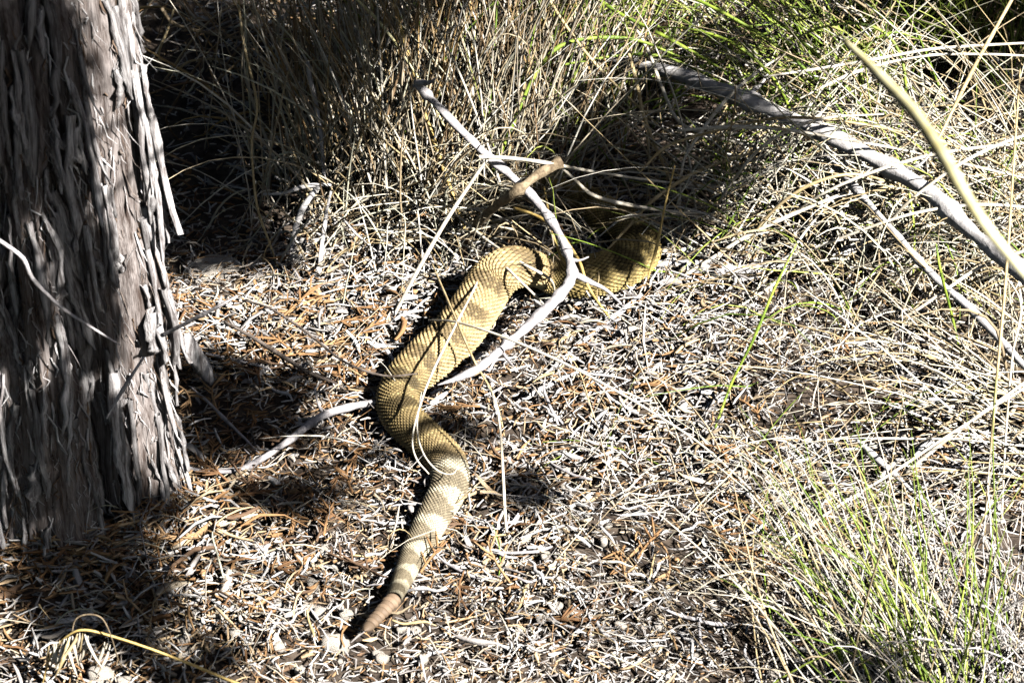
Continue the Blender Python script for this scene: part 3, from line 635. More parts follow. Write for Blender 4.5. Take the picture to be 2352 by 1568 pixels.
traced('dry_straw', 'straw lying along the snake back through the star of crossed stems', G, 'pale_straw', [(1122, 580, 4), (1100, 640, 6), (1050, 740, 7), (1000, 840, 7), (970, 915, 6.6), (948, 1000, 6), (955, 1050, 5.4), (985, 1088, 4.5)], [4, 6, 6, 6, 5, 4, 4, 3], wob=0.05)
traced('dry_straw', 'curved wisp of straw hooked round the lower bend of the snake', G, 'pale_straw', [(968, 900, 6.6), (958, 980, 6.2), (972, 1040, 5.8), (1005, 1080, 5), (1038, 1088, 5), (1054, 1070, 5.2)], [3, 4, 4, 4, 3, 2], wob=0.03)
traced('dry_straw', 'long straw fanning from the crossed stems over the open litter', G, 'pale_straw', [(985, 735, 4), (1050, 740, 7), (1160, 775, 8), (1300, 836, 7.5), (1420, 900, 6), (1520, 960, 5), (1610, 1020, 4), (1700, 1100, 2), (1790, 1190, 0.4)], [4, 6, 7, 7, 6, 6, 5, 5, 3], wob=0.05)
traced('dry_straw', 'fine grey straw dropping across the snake from the crossed stems', G, 'straw', [(990, 600, 1), (1020, 670, 4), (1050, 740, 7), (1090, 830, 6.5), (1130, 900, 3), (1150, 960, 1), (1158, 1000, 0.4)], [4, 6, 6, 5, 5, 4, 3], wob=0.05)
traced('dry_straw', 'upright thin straw pair standing right of the snake tail', G, 'pale_straw', [(1166, 1250, 0), (1160, 1180, 3), (1156, 1100, 5), (1150, 1000, 8), (1140, 930, 10), (1120, 885, 11)], [8, 8, 7, 6, 5, 3], wob=0.04)
traced('dry_straw', 'short white straw behind the snake loop shadow', G, 'white_wood', [(880, 1040, 0.8), (910, 1062, 1), (960, 1085, 1)], [8, 7, 4], wob=0.1)
# grass stems over the upper right
traced('dry_straw', 'feathery flower stalk arching highest over the upper straw', G, 'pale_straw', [(2420, 96, 16), (2300, 102, 17), (2200, 108, 17), (2120, 116, 17), (2000, 138, 16), (1880, 158, 15), (1760, 176, 14)], [5, 6, 7, 7, 8, 7, 4])
traced('dry_straw', 'feathery flower stalk just under the highest arch', G, 'pale_straw', [(2420, 134, 15), (2300, 126, 16), (2150, 126, 16), (2050, 142, 15.5), (1950, 172, 15), (1838, 226, 13)], [5, 6, 7, 9, 9, 4])
traced('dry_straw', 'tan seed stalk standing steeply across the upper straw', G, 'straw', [(2150, 330, 15), (2190, 250, 17), (2240, 150, 19), (2290, 60, 21), (2340, -30, 23)], [4, 9, 10, 9, 7])
traced('dry_straw', 'pale seed head stalk pointing left over the dark den', G, 'pale_straw', [(1555, 300, 12), (1680, 292, 13), (1800, 298, 13.5), (1950, 322, 13), (2100, 350, 12), (2250, 385, 10), (2400, 420, 9)], [7, 9, 8, 7, 6, 6, 5])
traced('dry_straw', 'thin stalk above the pointing seed head curving to the den', G, 'straw', [(1470, 395, 8), (1520, 345, 9.5), (1580, 318, 10.5), (1700, 288, 12), (1800, 270, 13), (1930, 278, 13), (2100, 310, 12), (2260, 360, 10), (2400, 440, 8)], [5, 8, 6, 6, 7, 7, 6, 6, 5])
traced('dry_straw', 'long straw bowed down from the green clump to the litter beside the den', G, 'pale_straw', [(1395, -20, 16), (1450, 50, 14), (1490, 120, 12), (1520, 200, 10), (1560, 280, 8), (1630, 310, 7), (1760, 345, 5), (1900, 380, 3)], [6, 8, 9, 9, 8, 7, 6, 4])
traced('dry_straw', 'pale straw falling straight through the dark den', G, 'straw', [(1430, 70, 15), (1462, 190, 12), (1480, 270, 10), (1520, 370, 7), (1555, 450, 4.5), (1570, 530, 2), (1588, 590, 0.5)], [8, 9, 8, 7, 7, 6, 4])
traced('dry_straw', 'tan stem crossing the den from the lower left up to the straw', G, 'straw', [(1370, 600, 4), (1440, 525, 5.5), (1500, 460, 6.5), (1590, 400, 7), (1680, 365, 7), (1770, 340, 7)], [5, 7, 8, 9, 8, 5])
traced('dry_straw', 'straw looping up right from the den edge', G, 'pale_straw', [(1560, 480, 4), (1565, 400, 7), (1580, 350, 8.5), (1650, 250, 11), (1720, 180, 13), (1800, 125, 14)], [5, 7, 7, 9, 8, 4])
traced('dry_straw', 'bright straw sweeping from the coil up over the flattened grass', G, 'pale_straw', [(1545, 650, 0.6), (1640, 590, 2.5), (1720, 540, 4), (1850, 480, 6), (1980, 430, 7), (2100, 400, 7)], [7, 9, 9, 9, 8, 5])
traced('dry_straw', 'second bright straw beside the coil sweeping up', G, 'pale_straw', [(1640, 745, 0.4), (1720, 690, 1.5), (1790, 640, 2.5), (1830, 560, 4.5), (1900, 470, 6.5)], [6, 7, 8, 7, 4])
traced('dry_straw', 'long flat straw spanning the flattened grass to the picture edge wood', G, 'straw', [(1720, 520, 3), (1850, 480, 5), (2000, 440, 6.5), (2150, 410, 7.5), (2400, 395, 8)], [4, 7, 8, 8, 7])
traced('dry_straw', 'straw rising out of the shadow hollow toward the silvery branch', G, 'pale_straw', [(2010, 760, 2), (2100, 715, 5), (2180, 660, 7.5), (2260, 610, 9), (2400, 560, 11)], [4, 7, 8, 8, 7])
traced('dry_straw', 'bent tan straw in the shadow hollow', G, 'straw', [(1935, 790, 0.6), (2000, 770, 2), (2060, 750, 3), (2100, 710, 5), (2140, 670, 6)], [4, 6, 6, 6, 4])
traced('dry_straw', 'boldest straight straw running diagonally over the lower litter', G, 'pale_straw', [(1640, 1425, 0.4), (1720, 1330, 3), (1810, 1245, 5.5), (1920, 1165, 8), (2050, 1085, 10), (2200, 985, 12), (2420, 850, 15)], [4, 6, 7, 7, 7, 6, 6])
traced('dry_straw', 'white straw parallel above the boldest diagonal one', G, 'pale_straw', [(2080, 1085, 5), (2160, 1020, 8), (2240, 960, 10), (2420, 830, 13)], [10, 10, 9, 7])
traced('dry_straw', 'broad flattened white blade at the clump of green stems', G, 'white_wood', [(1968, 1010, 4), (2000, 1040, 4), (2050, 1085, 3.5), (2110, 1140, 3), (2200, 1210, 2)], [8, 18, 14, 6, 4])
traced('dry_straw', 'tall thin straw standing near the end of the silvery branch', G, 'straw', [(2260, 1230, 0), (2275, 1040, 8), (2290, 860, 15), (2310, 640, 22), (2330, 350, 30), (2345, 130, 35)], [7, 7, 7, 7, 6, 4])
traced('dry_straw', 'slim straw bowing beside the tall thin one', G, 'pale_straw', [(2300, 1200, 0), (2310, 1000, 7), (2325, 820, 14), (2345, 700, 18), (2300, 620, 20)], [6, 6, 6, 6, 4])
# green blades
traced('long_grass', 'bright green blade arching over the den', 'grass', 'green', [(1090, 480, 1), (1130, 400, 5), (1180, 280, 10), (1225, 180, 14), (1280, 110, 16.5), (1360, 88, 17), (1460, 92, 16), (1560, 130, 14)], [6, 8, 9, 9, 10, 9, 8, 4])
traced('long_grass', 'long green blade running down over the fallen grey branch', 'grass', 'green', [(1350, -20, 18), (1420, 30, 17), (1510, 75, 16), (1600, 125, 14), (1700, 185, 12)], [9, 9, 9, 7, 4])
traced('long_grass', 'short vivid green blade above the fallen branch', 'grass', 'green', [(1500, 250, 7), (1560, 205, 9), (1630, 140, 12)], [4, 8, 4])
traced('long_grass', 'green blade drooping along the dark log shadow', 'grass', 'green', [(1290, 150, 12), (1420, 128, 12), (1520, 130, 11), (1640, 180, 9), (1760, 250, 7), (1880, 330, 5)], [5, 6, 6, 6, 6, 3])
traced('long_grass', 'yellow green blade crossing the clump top', 'grass', 'yellow_stalk', [(800, -20, 26), (870, 50, 22), (930, 130, 19), (985, 220, 15), (1020, 290, 12)], [6, 7, 7, 6, 4])
traced('long_grass', 'thick golden stem in the brown clump', 'grass', 'gold_straw', [(1080, 560, 0.5), (1030, 420, 6), (985, 290, 11), (950, 180, 16), (925, 80, 20), (900, -20, 24)], [7, 9, 11, 11, 9, 7])
traced('long_grass', 'golden straw sliding down beside the brown stick onto the snake', 'grass', 'gold_straw', [(1180, 478, 7), (1240, 500, 8), (1290, 540, 8), (1330, 600, 7.5), (1352, 660, 6.5), (1400, 730, 1.5), (1420, 750, .4)], [8, 8, 8, 8, 7, 6, 4])
traced('long_grass', 'golden stem dipping in front of the crest of the snake', 'grass', 'gold_straw', [(1250, 430, 8), (1268, 530, 7), (1290, 590, 6.5), (1320, 630, 5.8)], [5, 6, 6, 4])
traced('long_grass', 'golden stem standing behind the shaded snake coil', 'grass', 'gold_straw', [(1488, 640, 4.5), (1510, 560, 7), (1528, 470, 10), (1550, 380, 13)], [6, 8, 5, 4])
traced('long_grass', 'green yellow blade upright above the flattened hollow', 'grass', 'green', [(2210, 830, 2), (2185, 720, 7), (2160, 620, 12), (2150, 560, 14)], [5, 7, 7, 4])
traced('long_grass', 'pale green blade pair leaning at the edge of the open litter', 'grass', 'green', [(1640, 990, 0.5), (1680, 880, 4), (1730, 780, 8), (1780, 660, 12), (1830, 560, 15)], [6, 7, 7, 6, 3])
traced('dry_straw', 'long thin stem lifting out of the dark gap next to the trunk', G, 'straw', [(640, 620, 0.4), (620, 560, 3), (590, 470, 7), (578, 330, 12), (590, 240, 15), (560, 100, 20), (545, -20, 25)], [5, 6, 6, 6, 6, 7, 6])
traced('dry_straw', 'thin brown stem bowing left across the grass top', G, 'straw', [(610, 230, 8), (600, 190, 10), (620, 120, 13), (680, 60, 16), (780, 10, 18), (880, -30, 20)], [4, 5, 6, 6, 6, 5])
traced('dry_straw', 'slender straw falling from the brown clump onto the crest of the snake', G, 'pale_straw', [(1020, 470, 5), (1080, 520, 6), (1130, 560, 6.6), (1200, 605, 7.4), (1262, 640, 6), (1275, 670, 4)], [6, 7, 7, 7, 6, 4])
traced('dry_straw', 'second slender straw lying over the crest of the snake', G, 'pale_straw', [(1060, 560, 3), (1110, 582, 5), (1150, 605, 7), (1200, 650, 7), (1265, 715, 2)], [5, 6, 7, 6, 4])
ARCS = [
 ('green', 'green blade falling steeply past the tip of the yellow stalk', [(1700, -20, 18), (1800, 60, 16), (1900, 150, 13), (1990, 260, 9), (2030, 330, 5)], [8, 8, 7, 6, 3]),
 ('green', 'longest green blade slanting down to the bleached fallen branch', [(1560, -20, 20), (1680, 40, 18), (1790, 110, 15), (1890, 200, 11), (1960, 300, 7)], [8, 8, 8, 6, 3]),
 ('green', 'green blade hooked over beside the yellow stalk tip', [(1990, 300, 5), (1975, 190, 11), (1990, 110, 15), (2050, 75, 17), (2110, 90, 16)], [6, 7, 7, 6, 3]),
 ('green', 'green blade rising behind the fallen branch and bowing left', [(1840, 330, 5), (1790, 200, 12), (1700, 110, 16), (1600, 70, 17), (1490, 62, 16)], [6, 7, 7, 6, 3]),
 ('green', 'wide green arch behind the yellow stalk', [(2050, 340, 5), (2080, 210, 12), (2060, 110, 16), (2000, 60, 18), (1900, 60, 18), (1790, 105, 15)], [6, 7, 7, 7, 6, 3]),
 ('straw', 'straw dropping from the mixed clump into the dark den', [(1250, -20, 22), (1300, 60, 19), (1370, 150, 15), (1450, 230, 11), (1570, 340, 5)], [7, 7, 7, 6, 3]),
 ('pale_straw', 'bowed pale straw reaching left over the fallen branch', [(2400, 325, 10), (2200, 345, 12), (2050, 380, 12), (1900, 440, 9), (1780, 520, 3)], [6, 8, 8, 7, 4]),
 ('pale_straw', 'bowed pale straw crossing the silvery branch', [(2400, 480, 9), (2250, 470, 11), (2100, 490, 10.5), (1950, 540, 7), (1800, 600, 2)], [6, 8, 8, 7, 4]),
 ('pale_straw', 'steep pale straw between the two fallen branches', [(2420, 290, 15), (2300, 330, 15), (2200, 380, 14), (2080, 470, 10), (1990, 570, 3)], [6, 8, 8, 7, 4]),
 ('pale_straw', 'tall hoop of straw springing from beside the den', [(1620, 520, 1), (1680, 420, 7), (1760, 330, 12), (1880, 275, 14), (2030, 262, 14)], [5, 7, 8, 7, 4]),
 ('straw', 'tan hoop of straw springing behind the short stub', [(1700, 590, 1), (1760, 500, 6), (1850, 430, 10), (1960, 400, 11), (2080, 430, 9)], [5, 7, 8, 7, 4]),
]
for m_, lb, ps, w_ in ARCS: traced('long_grass' if m_ == 'green' else 'dry_straw', lb, 'grass' if m_ == 'green' else G, m_, ps, w_, wob=0.06)
# brome seed head drooping at the lower left
def brome():
    r = np.random.default_rng(8)
    st = np.array(px_pts([(640, 1600, 0.3), (545, 1568, 2), (440, 1525, 4), (340, 1487, 6), (250, 1458, 8), (195, 1446, 9), (160, 1456, 8.5), (125, 1490, 6.5), (105, 1540, 4), (96, 1580, 2)]))
    base = st[0]; root = empty('brome_grass', base.tolist()); tag(root, 'dry brome grass stem with a drooping tassel of seed heads', 'grass')
    obj('stem', tube_mesh('stem', st-base, np.array([6, 7, 7, 6, 6, 6, 5, 5, 4, 3])*pxm(base)/2, 6, 50), M['gold_straw'], root)
    arc = np.array(px_pts([(165, 1450, 9), (175, 1420, 10.5), (205, 1410, 11), (235, 1420, 10.5), (255, 1460, 8.5), (270, 1510, 5), (280, 1530, 4)]))
    obj('stem', tube_mesh('stem', arc-base, np.array([4, 4, 4, 3, 3])*pxm(base)/2, 5, 30), M['brown_wood'], root)
    for k in range(20):
        t = r.random(); ax = 110+t*150; ay = 1452+abs(t-0.5)*60; h = 9.0-abs(t-0.45)*5
        L = r.uniform(45, 95); dx = r.normal(-4, 22)
        c = [at(ax, ay, h/100), at(ax+dx*0.2, ay+L*0.3, h/100-0.010), at(ax+dx*0.6, ay+L*0.7, h/100-0.022), at(ax+dx, ay+L, max(0.002, h/100-0.034))]
        obj('seed_head', tube_mesh('seed_head', np.array(c)-base, np.array([2, 9, 10, 6, 1.5])*r.uniform(.7, 1.1)*pxm(base)/2, 5, 14, wob=0.2, seed=k), M['pale_straw' if k % 3 else 'straw'], root)
brome()

# ---------------------------------------------------------------- grass clumps
STRAW = np.array([(0.50, 0.43, 0.31), (0.64, 0.58, 0.47), (0.40, 0.31, 0.19), (0.70, 0.66, 0.57), (0.48, 0.37, 0.20), (0.60, 0.58, 0.44)])
PALE = np.array([(0.62, 0.57, 0.47), (0.72, 0.68, 0.60), (0.58, 0.48, 0.32), (0.66, 0.60, 0.44)])
BROWNS = np.array([(0.32, 0.23, 0.13), (0.46, 0.37, 0.25), (0.24, 0.16, 0.09), (0.55, 0.48, 0.38), (0.42, 0.28, 0.12)])
GREENS = np.array([(0.20, 0.29, 0.04), (0.30, 0.38, 0.06), (0.38, 0.42, 0.10), (0.15, 0.23, 0.035)])
GREYS = np.array([(0.50, 0.47, 0.44), (0.62, 0.58, 0.54), (0.38, 0.35, 0.32), (0.30, 0.26, 0.22)])
def blades(n, cen, spread, lean, lsd, length, rad, pal, seed, droop=0.8, wig=0.08, K=8, tilt=(0.0, 0.5)):
    """curved stems: lean = mean horizontal direction (x,y) times strength"""
    r = np.random.default_rng(seed)
    b = np.stack([cen[0]+r.normal(0, spread[0], n), cen[1]+r.normal(0, spread[1], n)], -1)
    z = ground(b[:, 0], b[:, 1])-0.003
    L = r.uniform(*length, n)
    hd = np.array(lean)[None, :]+r.normal(0, lsd, (n, 2)); hl = np.linalg.norm(hd, axis=1); hu = norm(hd)
    th0 = np.clip(np.arctan(hl)*r.uniform(0.6, 1.1, n)+r.uniform(*tilt, n)*0.3, 0.02, 1.35)
    bendt = droop*r.gamma(2.0, 0.5, n)
    s = np.linspace(0, 1, K)[None, :]
    th = th0[:, None]+bendt[:, None]*s**1.5
    yaw = np.arctan2(hu[:, 1], hu[:, 0])[:, None]+(r.normal(0, wig, (n, K)).cumsum(1))+r.normal(0, 0.5, (n, 1))*s
    st = (L/(K-1))[:, None]
    dx = np.sin(th)*np.cos(yaw)*st; dy = np.sin(th)*np.sin(yaw)*st; dz = np.cos(th)*st
    P = np.stack([b[:, :1]+np.cumsum(dx, 1)-dx, b[:, 1:]+np.cumsum(dy, 1)-dy, z[:, None]+np.cumsum(dz, 1)-dz], -1)
    g = ground(P[..., 0], P[..., 1])+0.002+r.random((n, 1))*0.006
    P[..., 2] = np.maximum(P[..., 2], g)
    R = r.uniform(*rad, n)[:, None]*np.interp(s, [0, 0.15, 0.7, 1], [0.9, 1.0, 0.75, 0.2])
    C = pal[r.integers(0, len(pal), n)]*r.uniform(0.75, 1.2, (n, 1))
    C = np.repeat(C[:, None, :], K, 1)
    return P, R, C
def clump(name, label, cen, parts, cat='grass'):
    base = np.array([cen[0], cen[1], float(ground(cen[0], cen[1]))])
    root = empty(name, base.tolist()); tag(root, label, cat)
    for k, (pn, sets) in enumerate(parts):
        Vs = []; Qs = []; Cs = []; off = 0
        for P, R, C in sets:
            V, Q, K_ = stick_arrays(P, R, C, 3, 0.55, 31+k); Vs.append(V); Qs.append(Q+off); Cs.append(K_); off += len(V)
        o = obj(pn, mesh_np(pn, np.vstack(Vs)-base, np.vstack(Qs), np.vstack(Cs)), M['grass'], root); tag(o, kind='stuff')
    return root
c1 = at(950, 470)[:2]
clump('bunch_grass', 'dense brown dead bunch grass standing behind the snake', c1, [
  ('dry_blades', [blades(560, c1+[0.03, 0.10], (0.08, 0.06), (0.0, 0.02), 0.17, (0.16, 0.46), (0.00085, 0.0020), BROWNS, 101, 0.22, 0.04),
                  blades(300, c1+[0.0, 0.03], (0.065, 0.05), (-0.05, -0.05), 0.28, (0.10, 0.34), (0.00081, 0.00210), STRAW, 102, 0.35),
                  blades(120, c1+[0.02, 0.03], (0.085, 0.05), (0.02, -0.05), 0.25, (0.16, 0.44), (0.0011, 0.0019), PALE, 106, 0.35, 0.05, 10),
                  blades(60, c1+[0.02, 0.02], (0.10, 0.05), (0.1, -0.1), 0.7, (0.14, 0.34), (0.0009, 0.0016), PALE, 107, 1.2, 0.08, 12),
                  blades(150, c1+[0.03, -0.02], (0.05, 0.04), (0.9, -0.7), 0.35, (0.10, 0.22), (0.00095, 0.00196), STRAW, 103, 1.0),
                  blades(260, c1+[-0.03, -0.06], (0.09, 0.05), (0.2, -0.3), 0.7, (0.04, 0.14), (0.00081, 0.00182), STRAW, 104, 1.2)]),
  ('green_blades', [blades(70, c1+[0.06, 0.13], (0.07, 0.05), (0.1, 0), 0.2, (0.2, 0.38), (0.00095, 0.00196), GREENS, 105, 0.4)])])
c2 = at(1180, 290)[:2]
clump('bunch_grass', 'mixed green and straw bunch grass beside the dark den', c2, [
  ('dry_blades', [blades(260, c2+[0, 0.04], (0.06, 0.06), (0.05, 0.05), 0.22, (0.16, 0.42), (0.00081, 0.00182), STRAW, 111, 0.4),
                  blades(50, c2+[0.03, 0.03], (0.08, 0.05), (0.15, -0.05), 0.4, (0.2, 0.42), (0.0010, 0.0017), PALE, 114, 0.7, 0.05, 12), blades(90, c2+[0.1, 0.16], (0.08, 0.06), (0.3, 0.1), 0.4, (0.12, 0.3), (0.00081, 0.00182), BROWNS, 113, 0.9)]),
  ('green_blades', [blades(170, c2+[0.02, 0.05], (0.08, 0.05), (0.1, 0), 0.25, (0.18, 0.42), (0.00095, 0.00196), GREENS, 112, 0.5)])])
c3 = at(1920, 180)[:2]
clump('bunch_grass', 'green grass clump with bowed blades above the yellow stalk', c3, [
  ('green_blades', [blades(70, c3+[0.0, -0.06], (0.05, 0.04), (-0.8, -0.3), 0.4, (0.22, 0.42), (0.0008, 0.0014), GREENS, 123, 0.9, 0.05, 12), blades(110, c3+[0.0, -0.02], (0.08, 0.05), (-0.25, 0.0), 0.45, (0.16, 0.42), (0.00095, 0.00196), GREENS, 121, 1.1)]),
  ('dry_blades', [blades(170, c3+[0.0, 0.0], (0.11, 0.08), (-0.2, -0.2), 0.5, (0.12, 0.34), (0.00081, 0.00196), STRAW, 122, 1.1)])])
c4 = at(2000, 520)[:2]
clump('flattened_grass', 'flattened tangle of pale straw around the fallen branches', c4, [
  ('dry_blades', [blades(470, c4+[0.05, 0.03], (0.14, 0.09), (-0.6, -0.25), 1.0, (0.08, 0.28), (0.00081, 0.00196), STRAW, 131, 1.3),
                  blades(270, c4+[-0.02, 0.0], (0.15, 0.10), (0.7, 0.2), 1.0, (0.08, 0.26), (0.00081, 0.00182), STRAW, 132, 1.3),
                  blades(300, c4+[0.08, -0.18], (0.10, 0.08), (-0.2, -0.2), 0.8, (0.05, 0.16), (0.00068, 0.00168), STRAW, 133, 1.2)]),
  ('arching_straw', [blades(50, c4+[0.12, 0.10], (0.10, 0.08), (-1.0, -0.35), 0.45, (0.22, 0.46), (0.0009, 0.0015), STRAW, 136, 0.75, 0.05, 12),
                     blades(40, c4+[0.22, 0.02], (0.06, 0.10), (-1.1, 0.05), 0.4, (0.22, 0.46), (0.0009, 0.0015), STRAW, 137, 0.8, 0.05, 12),
                     blades(35, c4+[-0.10, 0.02], (0.08, 0.06), (0.9, 0.3), 0.5, (0.20, 0.42), (0.0009, 0.0015), STRAW, 138, 0.7, 0.05, 12)]),
  ('green_blades', [blades(110, c4, (0.14, 0.10), (-0.6, -0.2), 0.8, (0.08, 0.24), (0.00081, 0.00168), GREENS, 134, 1.2)])])
c5 = at(2140, 1600)[:2]
clump('bunch_grass', 'fine green and straw clump fanning up in the open sun', c5, [
  ('green_blades', [blades(70, c5, (0.035, 0.03), (-0.25, 0.35), 0.28, (0.12, 0.28), (0.00068, 0.00154), GREENS, 141, 0.5)]),
  ('dry_blades', [blades(130, c5+[-0.02, 0.01], (0.05, 0.035), (-0.5, 0.45), 0.35, (0.10, 0.28), (0.00054, 0.00140), STRAW, 142, 0.7),
                  blades(120, c5+[-0.03, 0.02], (0.07, 0.05), (-0.2, 0.2), 0.6, (0.05, 0.16), (0.00054, 0.00112), GREYS, 143, 2.6, 0.35, 12)])])
c6 = at(2330, 1560)[:2]
clump('bunch_grass', 'wiry grey dead clump next to the fine green one', c6, [
  ('dry_blades', [blades(230, c6, (0.05, 0.05), (-0.1, 0.1), 0.5, (0.05, 0.2), (0.00054, 0.00140), GREYS, 151, 1.2, 0.2, 10)])])
c7 = at(2230, 160)[:2]
clump('broom_shrub', 'thin dark green broom stems upright at the back', c7, [
  ('stems', [blades(420, c7+[0.02, 0.04], (0.10, 0.05), (0, 0), 0.14, (0.16, 0.34), (0.00095, 0.00196), GREENS*0.45, 161, 0.3),
             blades(160, c7+[0.02, 0.06], (0.12, 0.06), (0, 0), 0.2, (0.12, 0.3), (0.00095, 0.00182), BROWNS, 162, 0.4)])], 'shrub')
c8 = at(2420, 1000)[:2]
clump('bunch_grass', 'pale straw sweeping in low across the shadowed hollow', c8, [
  ('dry_blades', [blades(70, c8, (0.04, 0.05), (-1.5, -0.5), 0.6, (0.15, 0.34), (0.00095, 0.00210), STRAW, 171, 0.5)])])
c9 = at(560, 200)[:2]
clump('dead_brush', 'dark tangle of dead curled stems in the shade behind the trunk', c9, [
  ('dry_blades', [blades(90, c9, (0.10, 0.10), (0, 0), 0.7, (0.08, 0.28), (0.00081, 0.00224), BROWNS, 181, 1.6, 0.2, 10)])], 'brush')
c10 = at(1700, 1120)[:2]
clump('fallen_straw', 'loose fine straw strewn over the open litter', c10, [
  ('dry_blades', [blades(150, c10, (0.16, 0.12), (0.3, -0.3), 1.2, (0.05, 0.2), (0.00054, 0.00126), STRAW, 191, 1.6),
                  blades(60, c10+[-0.5, -0.1], (0.12, 0.10), (0.3, -0.3), 1.2, (0.04, 0.12), (0.00054, 0.00126), STRAW, 192, 1.6)]),
  ('green_blades', [blades(30, c10+[0.1, 0.0], (0.18, 0.14), (0.1, 0.1), 0.7, (0.05, 0.16), (0.00054, 0.00126), GREENS, 193, 0.8)])], 'straw')

# ---------------------------------------------------------------- stones
def stone_mesh(seed, rough=0.25):
    r = np.random.default_rng(seed); na, ne = 12, 8
    a = np.arange(na)*2*np.pi/na; e = np.linspace(-np.pi/2, np.pi/2, ne); V = []
    for j, el in enumerate(e):
        for x in a:
            d = np.array([math.cos(el)*math.cos(x), math.cos(el)*math.sin(x), math.sin(el)])
            k = 1+rough*(vnoise(d[0]*1.7+seed+5, d[1]*1.7+d[2]*1.3+5, seed)*2-1)
            V.append(np.sign(d)*np.abs(d)**0.8*k)
    ii = np.arange(na*ne).reshape(ne, na); nn = np.roll(ii, -1, 1)
    me = mesh_np('stone', np.array(V), np.stack([ii[:-1], nn[:-1], nn[1:], ii[1:]], -1).reshape(-1, 4)); me.materials.append(M['stone']); return me
def stone(name, label, x, y, w, asp, hz, seed, rot=0, group=None, cat='stone'):
    p = at(x, y, 0.004); o = obj(name, stone_mesh(seed)); k = pxm(p)
    o.scale = (w*k/2, w*asp*k/2, hz); o.location = (p[0], p[1], float(ground(p[0], p[1]))+hz*0.25); o.rotation_euler = (0.1, -0.1, rot); tag(o, label, cat, group)
stone('rock', 'largest pale flat rock behind the trunk', 485, 618, 150, 0.75, 0.007, 1, 0.1, cat='rock')
stone('rock', 'small round white stone before the largest pale rock', 590, 652, 44, 0.8, 0.010, 2)
stone('rock', 'pale angular stone near the tip of the jutting twig', 565, 680, 60, 0.6, 0.010, 3, 0.5)
stone('rock', 'whitish stone partly buried behind the dark arching twig', 640, 690, 46, 0.7, 0.008, 4)
stone('rock', 'cream lump of earth left of the rattle', 770, 1478, 70, 0.8, 0.012, 5)
stone('rock', 'sunlit cream stone under the brome tassel', 235, 1560, 70, 0.7, 0.014, 6)
stone('rock', 'smaller cream stone beside the one under the brome tassel', 290, 1572, 46, 0.8, 0.010, 7)
stone('rock', 'roundish beige pebble up slope from the cream lump', 712, 1400, 40, 0.9, 0.009, 8)
stone('rock', 'pale flat stone in the straw near the open litter edge', 1680, 1290, 60, 0.6, 0.008, 9)
SNK = np.array([at(x, y)[:2] for x, y in ((870, 1420), (940, 1290), (1003, 1180), (1030, 1100), (932, 968), (936, 872), (1050, 766), (1130, 650), (1280, 640), (1424, 624))])
def beside(p):
    d = np.linalg.norm(SNK-p[:2], axis=1); k = int(d.argmin())
    if d[k] < 0.075: return 'by the snake tail' if k < 4 else ('by the thick body of the snake' if k < 8 else 'by the shaded snake coil')
    if np.hypot(p[0]-TRX, p[1]-TRY) < 0.24: return 'round the foot of the shaggy trunk'
    if np.linalg.norm(p[:2]-at(600, 900)[:2]) < 0.13: return 'between the trunk and the snake'
    if np.linalg.norm(p[:2]-at(560, 1380)[:2]) < 0.14: return 'between the trunk foot and the rattle'
    if np.linalg.norm(p[:2]-at(2140, 1500)[:2]) < 0.20: return 'under the fine green clump'
    if np.linalg.norm(p[:2]-at(2050, 800)[:2]) < 0.20: return 'in the hollow below the fallen branches'
    if p[1] < at(1300, 1250)[1]: return 'on the open litter past the rattle'
    return 'on the open litter beside the bent branch'
pm = [stone_mesh(40+k, 0.35) for k in range(5)]
for k in range(70):
    x, y = (rng.uniform(420, 1300), rng.uniform(1280, 1560)) if k < 45 else (rng.uniform(1200, 2000), rng.uniform(1000, 1560))
    p = at(x, y); s = rng.uniform(0.0025, 0.0065)
    o = bpy.data.objects.new('pebble', pm[k % 5]); COL.objects.link(o); o.scale = (s, s*rng.uniform(.7, 1.1), s*0.7); o.rotation_euler = (0, 0, rng.uniform(0, 6))
    o.location = (p[0], p[1], float(ground(p[0], p[1]))+rng.uniform(0.004, 0.010)); tag(o, 'small cream pebble lying '+beside(p), 'pebble', 'pebbles '+beside(p))

# ---------------------------------------------------------------- loose twigs and dead juniper sprigs
def rtwig(seed):
    r = np.random.default_rng(seed); L = r.uniform(0.03, 0.07); n = 5
    x = np.linspace(-L/2, L/2, n); P = np.stack([x, r.normal(0, L*0.07, n), np.abs(r.normal(0, 0.002, n))], -1)
    return tube_mesh('loose_twig', P, np.array([0.0009, 0.0016, 0.0015, 0.0013, 0.0006])*r.uniform(.8, 1.3), 5, 12, wob=0.25, seed=seed)
tws = []
for k in range(8):
    me = rtwig(600+k); me.materials.append(M[['white_wood', 'grey_wood', 'white_wood', 'straw', 'grey_wood', 'pale_straw', 'white_wood', 'brown_wood'][k]]); tws.append(me)
for k in range(150):
    x, y = rng.uniform(420, 2330), rng.uniform(620, 1560); p = at(x, y)
    o = bpy.data.objects.new('loose_twig', tws[k % 8]); COL.objects.link(o)
    o.location = (p[0], p[1], float(ground(p[0], p[1]))+rng.uniform(0.010, 0.018)); o.rotation_euler = (rng.normal(0, 0.1), rng.normal(0, 0.12), rng.uniform(0, 6.28)); s = rng.uniform(0.6, 1.1); o.scale = (s, s, s)
    w_ = ['bleached', 'grey', 'bleached', 'tan', 'grey', 'pale straw', 'bleached', 'brown'][k % 8]; tag(o, 'short loose '+w_+' twig lying '+beside(p), 'twig', w_+' twigs '+beside(p))
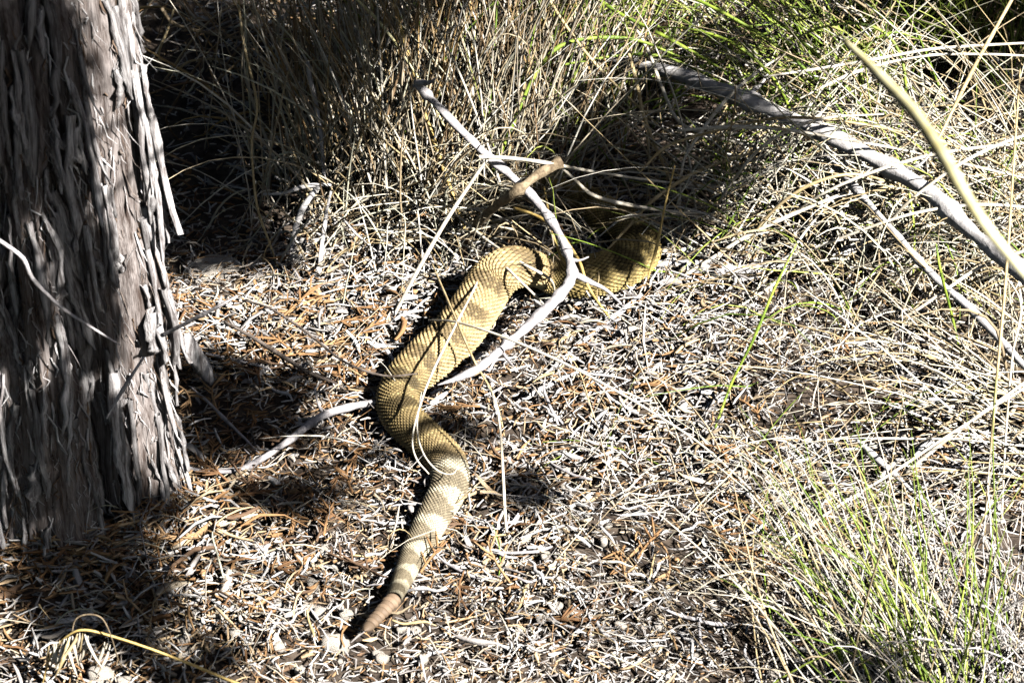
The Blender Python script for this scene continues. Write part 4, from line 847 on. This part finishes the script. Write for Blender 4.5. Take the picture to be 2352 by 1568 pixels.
def sprig_mesh(seed):
    r = np.random.default_rng(seed); P = []; R = []; C = []
    col = PAL_RUST[r.integers(0, 4)]*1.05
    L = r.uniform(0.03, 0.055); t = np.linspace(0, 1, 5); yaw = r.normal(0, 0.4)
    main = np.stack([L*t, 0.2*L*np.sin(t*2+seed), 0.004*np.sin(t*3)], -1); P.append(main); R.append(np.interp(t, [0, 1], [0.0014, 0.0008])); C.append(col)
    for j in range(7):
        i = r.uniform(0.15, 0.95); b = np.array([np.interp(i, t, main[:, q]) for q in range(3)]); sg = 1 if j % 2 else -1
        a = sg*r.uniform(0.4, 0.9); l = r.uniform(0.008, 0.018); u = t*l
        P.append(b+np.stack([u*math.cos(a)+0.15*u*u/l, u*math.sin(a), 0.15*u+r.normal(0, .1)*u], -1)); R.append(np.interp(t, [0, .5, 1], [0.0009, 0.0012, 0.0005])); C.append(col*r.uniform(.8, 1.2))
    V, Q, K = stick_arrays(np.array(P), np.array(R), np.array(C), 4, 1, seed)
    me = mesh_np('juniper_sprig', V, Q, K); me.materials.append(M['litter']); return me
sps = [sprig_mesh(700+k) for k in range(8)]
for k in range(110):
    if k < 80: x, y = rng.uniform(150, 900), rng.uniform(650, 1380)
    else: x, y = rng.uniform(900, 2000), rng.uniform(750, 1560)
    p = at(x, y)
    if math.hypot(p[0]-TRX, p[1]-TRY) < 0.13: continue
    o = bpy.data.objects.new('juniper_sprig', sps[k % 8]); COL.objects.link(o)
    o.location = (p[0], p[1], float(ground(p[0], p[1]))+rng.uniform(0.010, 0.017)); o.rotation_euler = (rng.normal(0, 0.15), rng.normal(0, 0.15), rng.uniform(0, 6.28))
    tag(o, 'dead rust brown branched sprig lying '+beside(p), 'sprig', 'dead sprigs '+beside(p))
# a peeled slab of bark leaning at the trunk foot
pl = at(420, 790, 0.05); 
sp_ = catmull(np.array([at(428, 765, 0.08), at(440, 805, 0.055), at(468, 845, 0.028), at(488, 882, 0.006)])-pl, 9)[None]
sv, sq, sc_ = stick_arrays(sp_, np.array([[.003, .006, .008, .009, .0085, .009, .007, .006, .003]]), np.array([[0.5, 0.46, 0.44]]), 6, 0.22, 3, np.array([[0.25, -0.75, 0.6]]))
slab = obj('bark_slab', mesh_np('bark_slab', sv, sq, sc_, smooth=False), M['bark']); slab.location = pl.tolist(); tag(slab, 'peeled curl of bark leaning out from the trunk foot', 'bark')
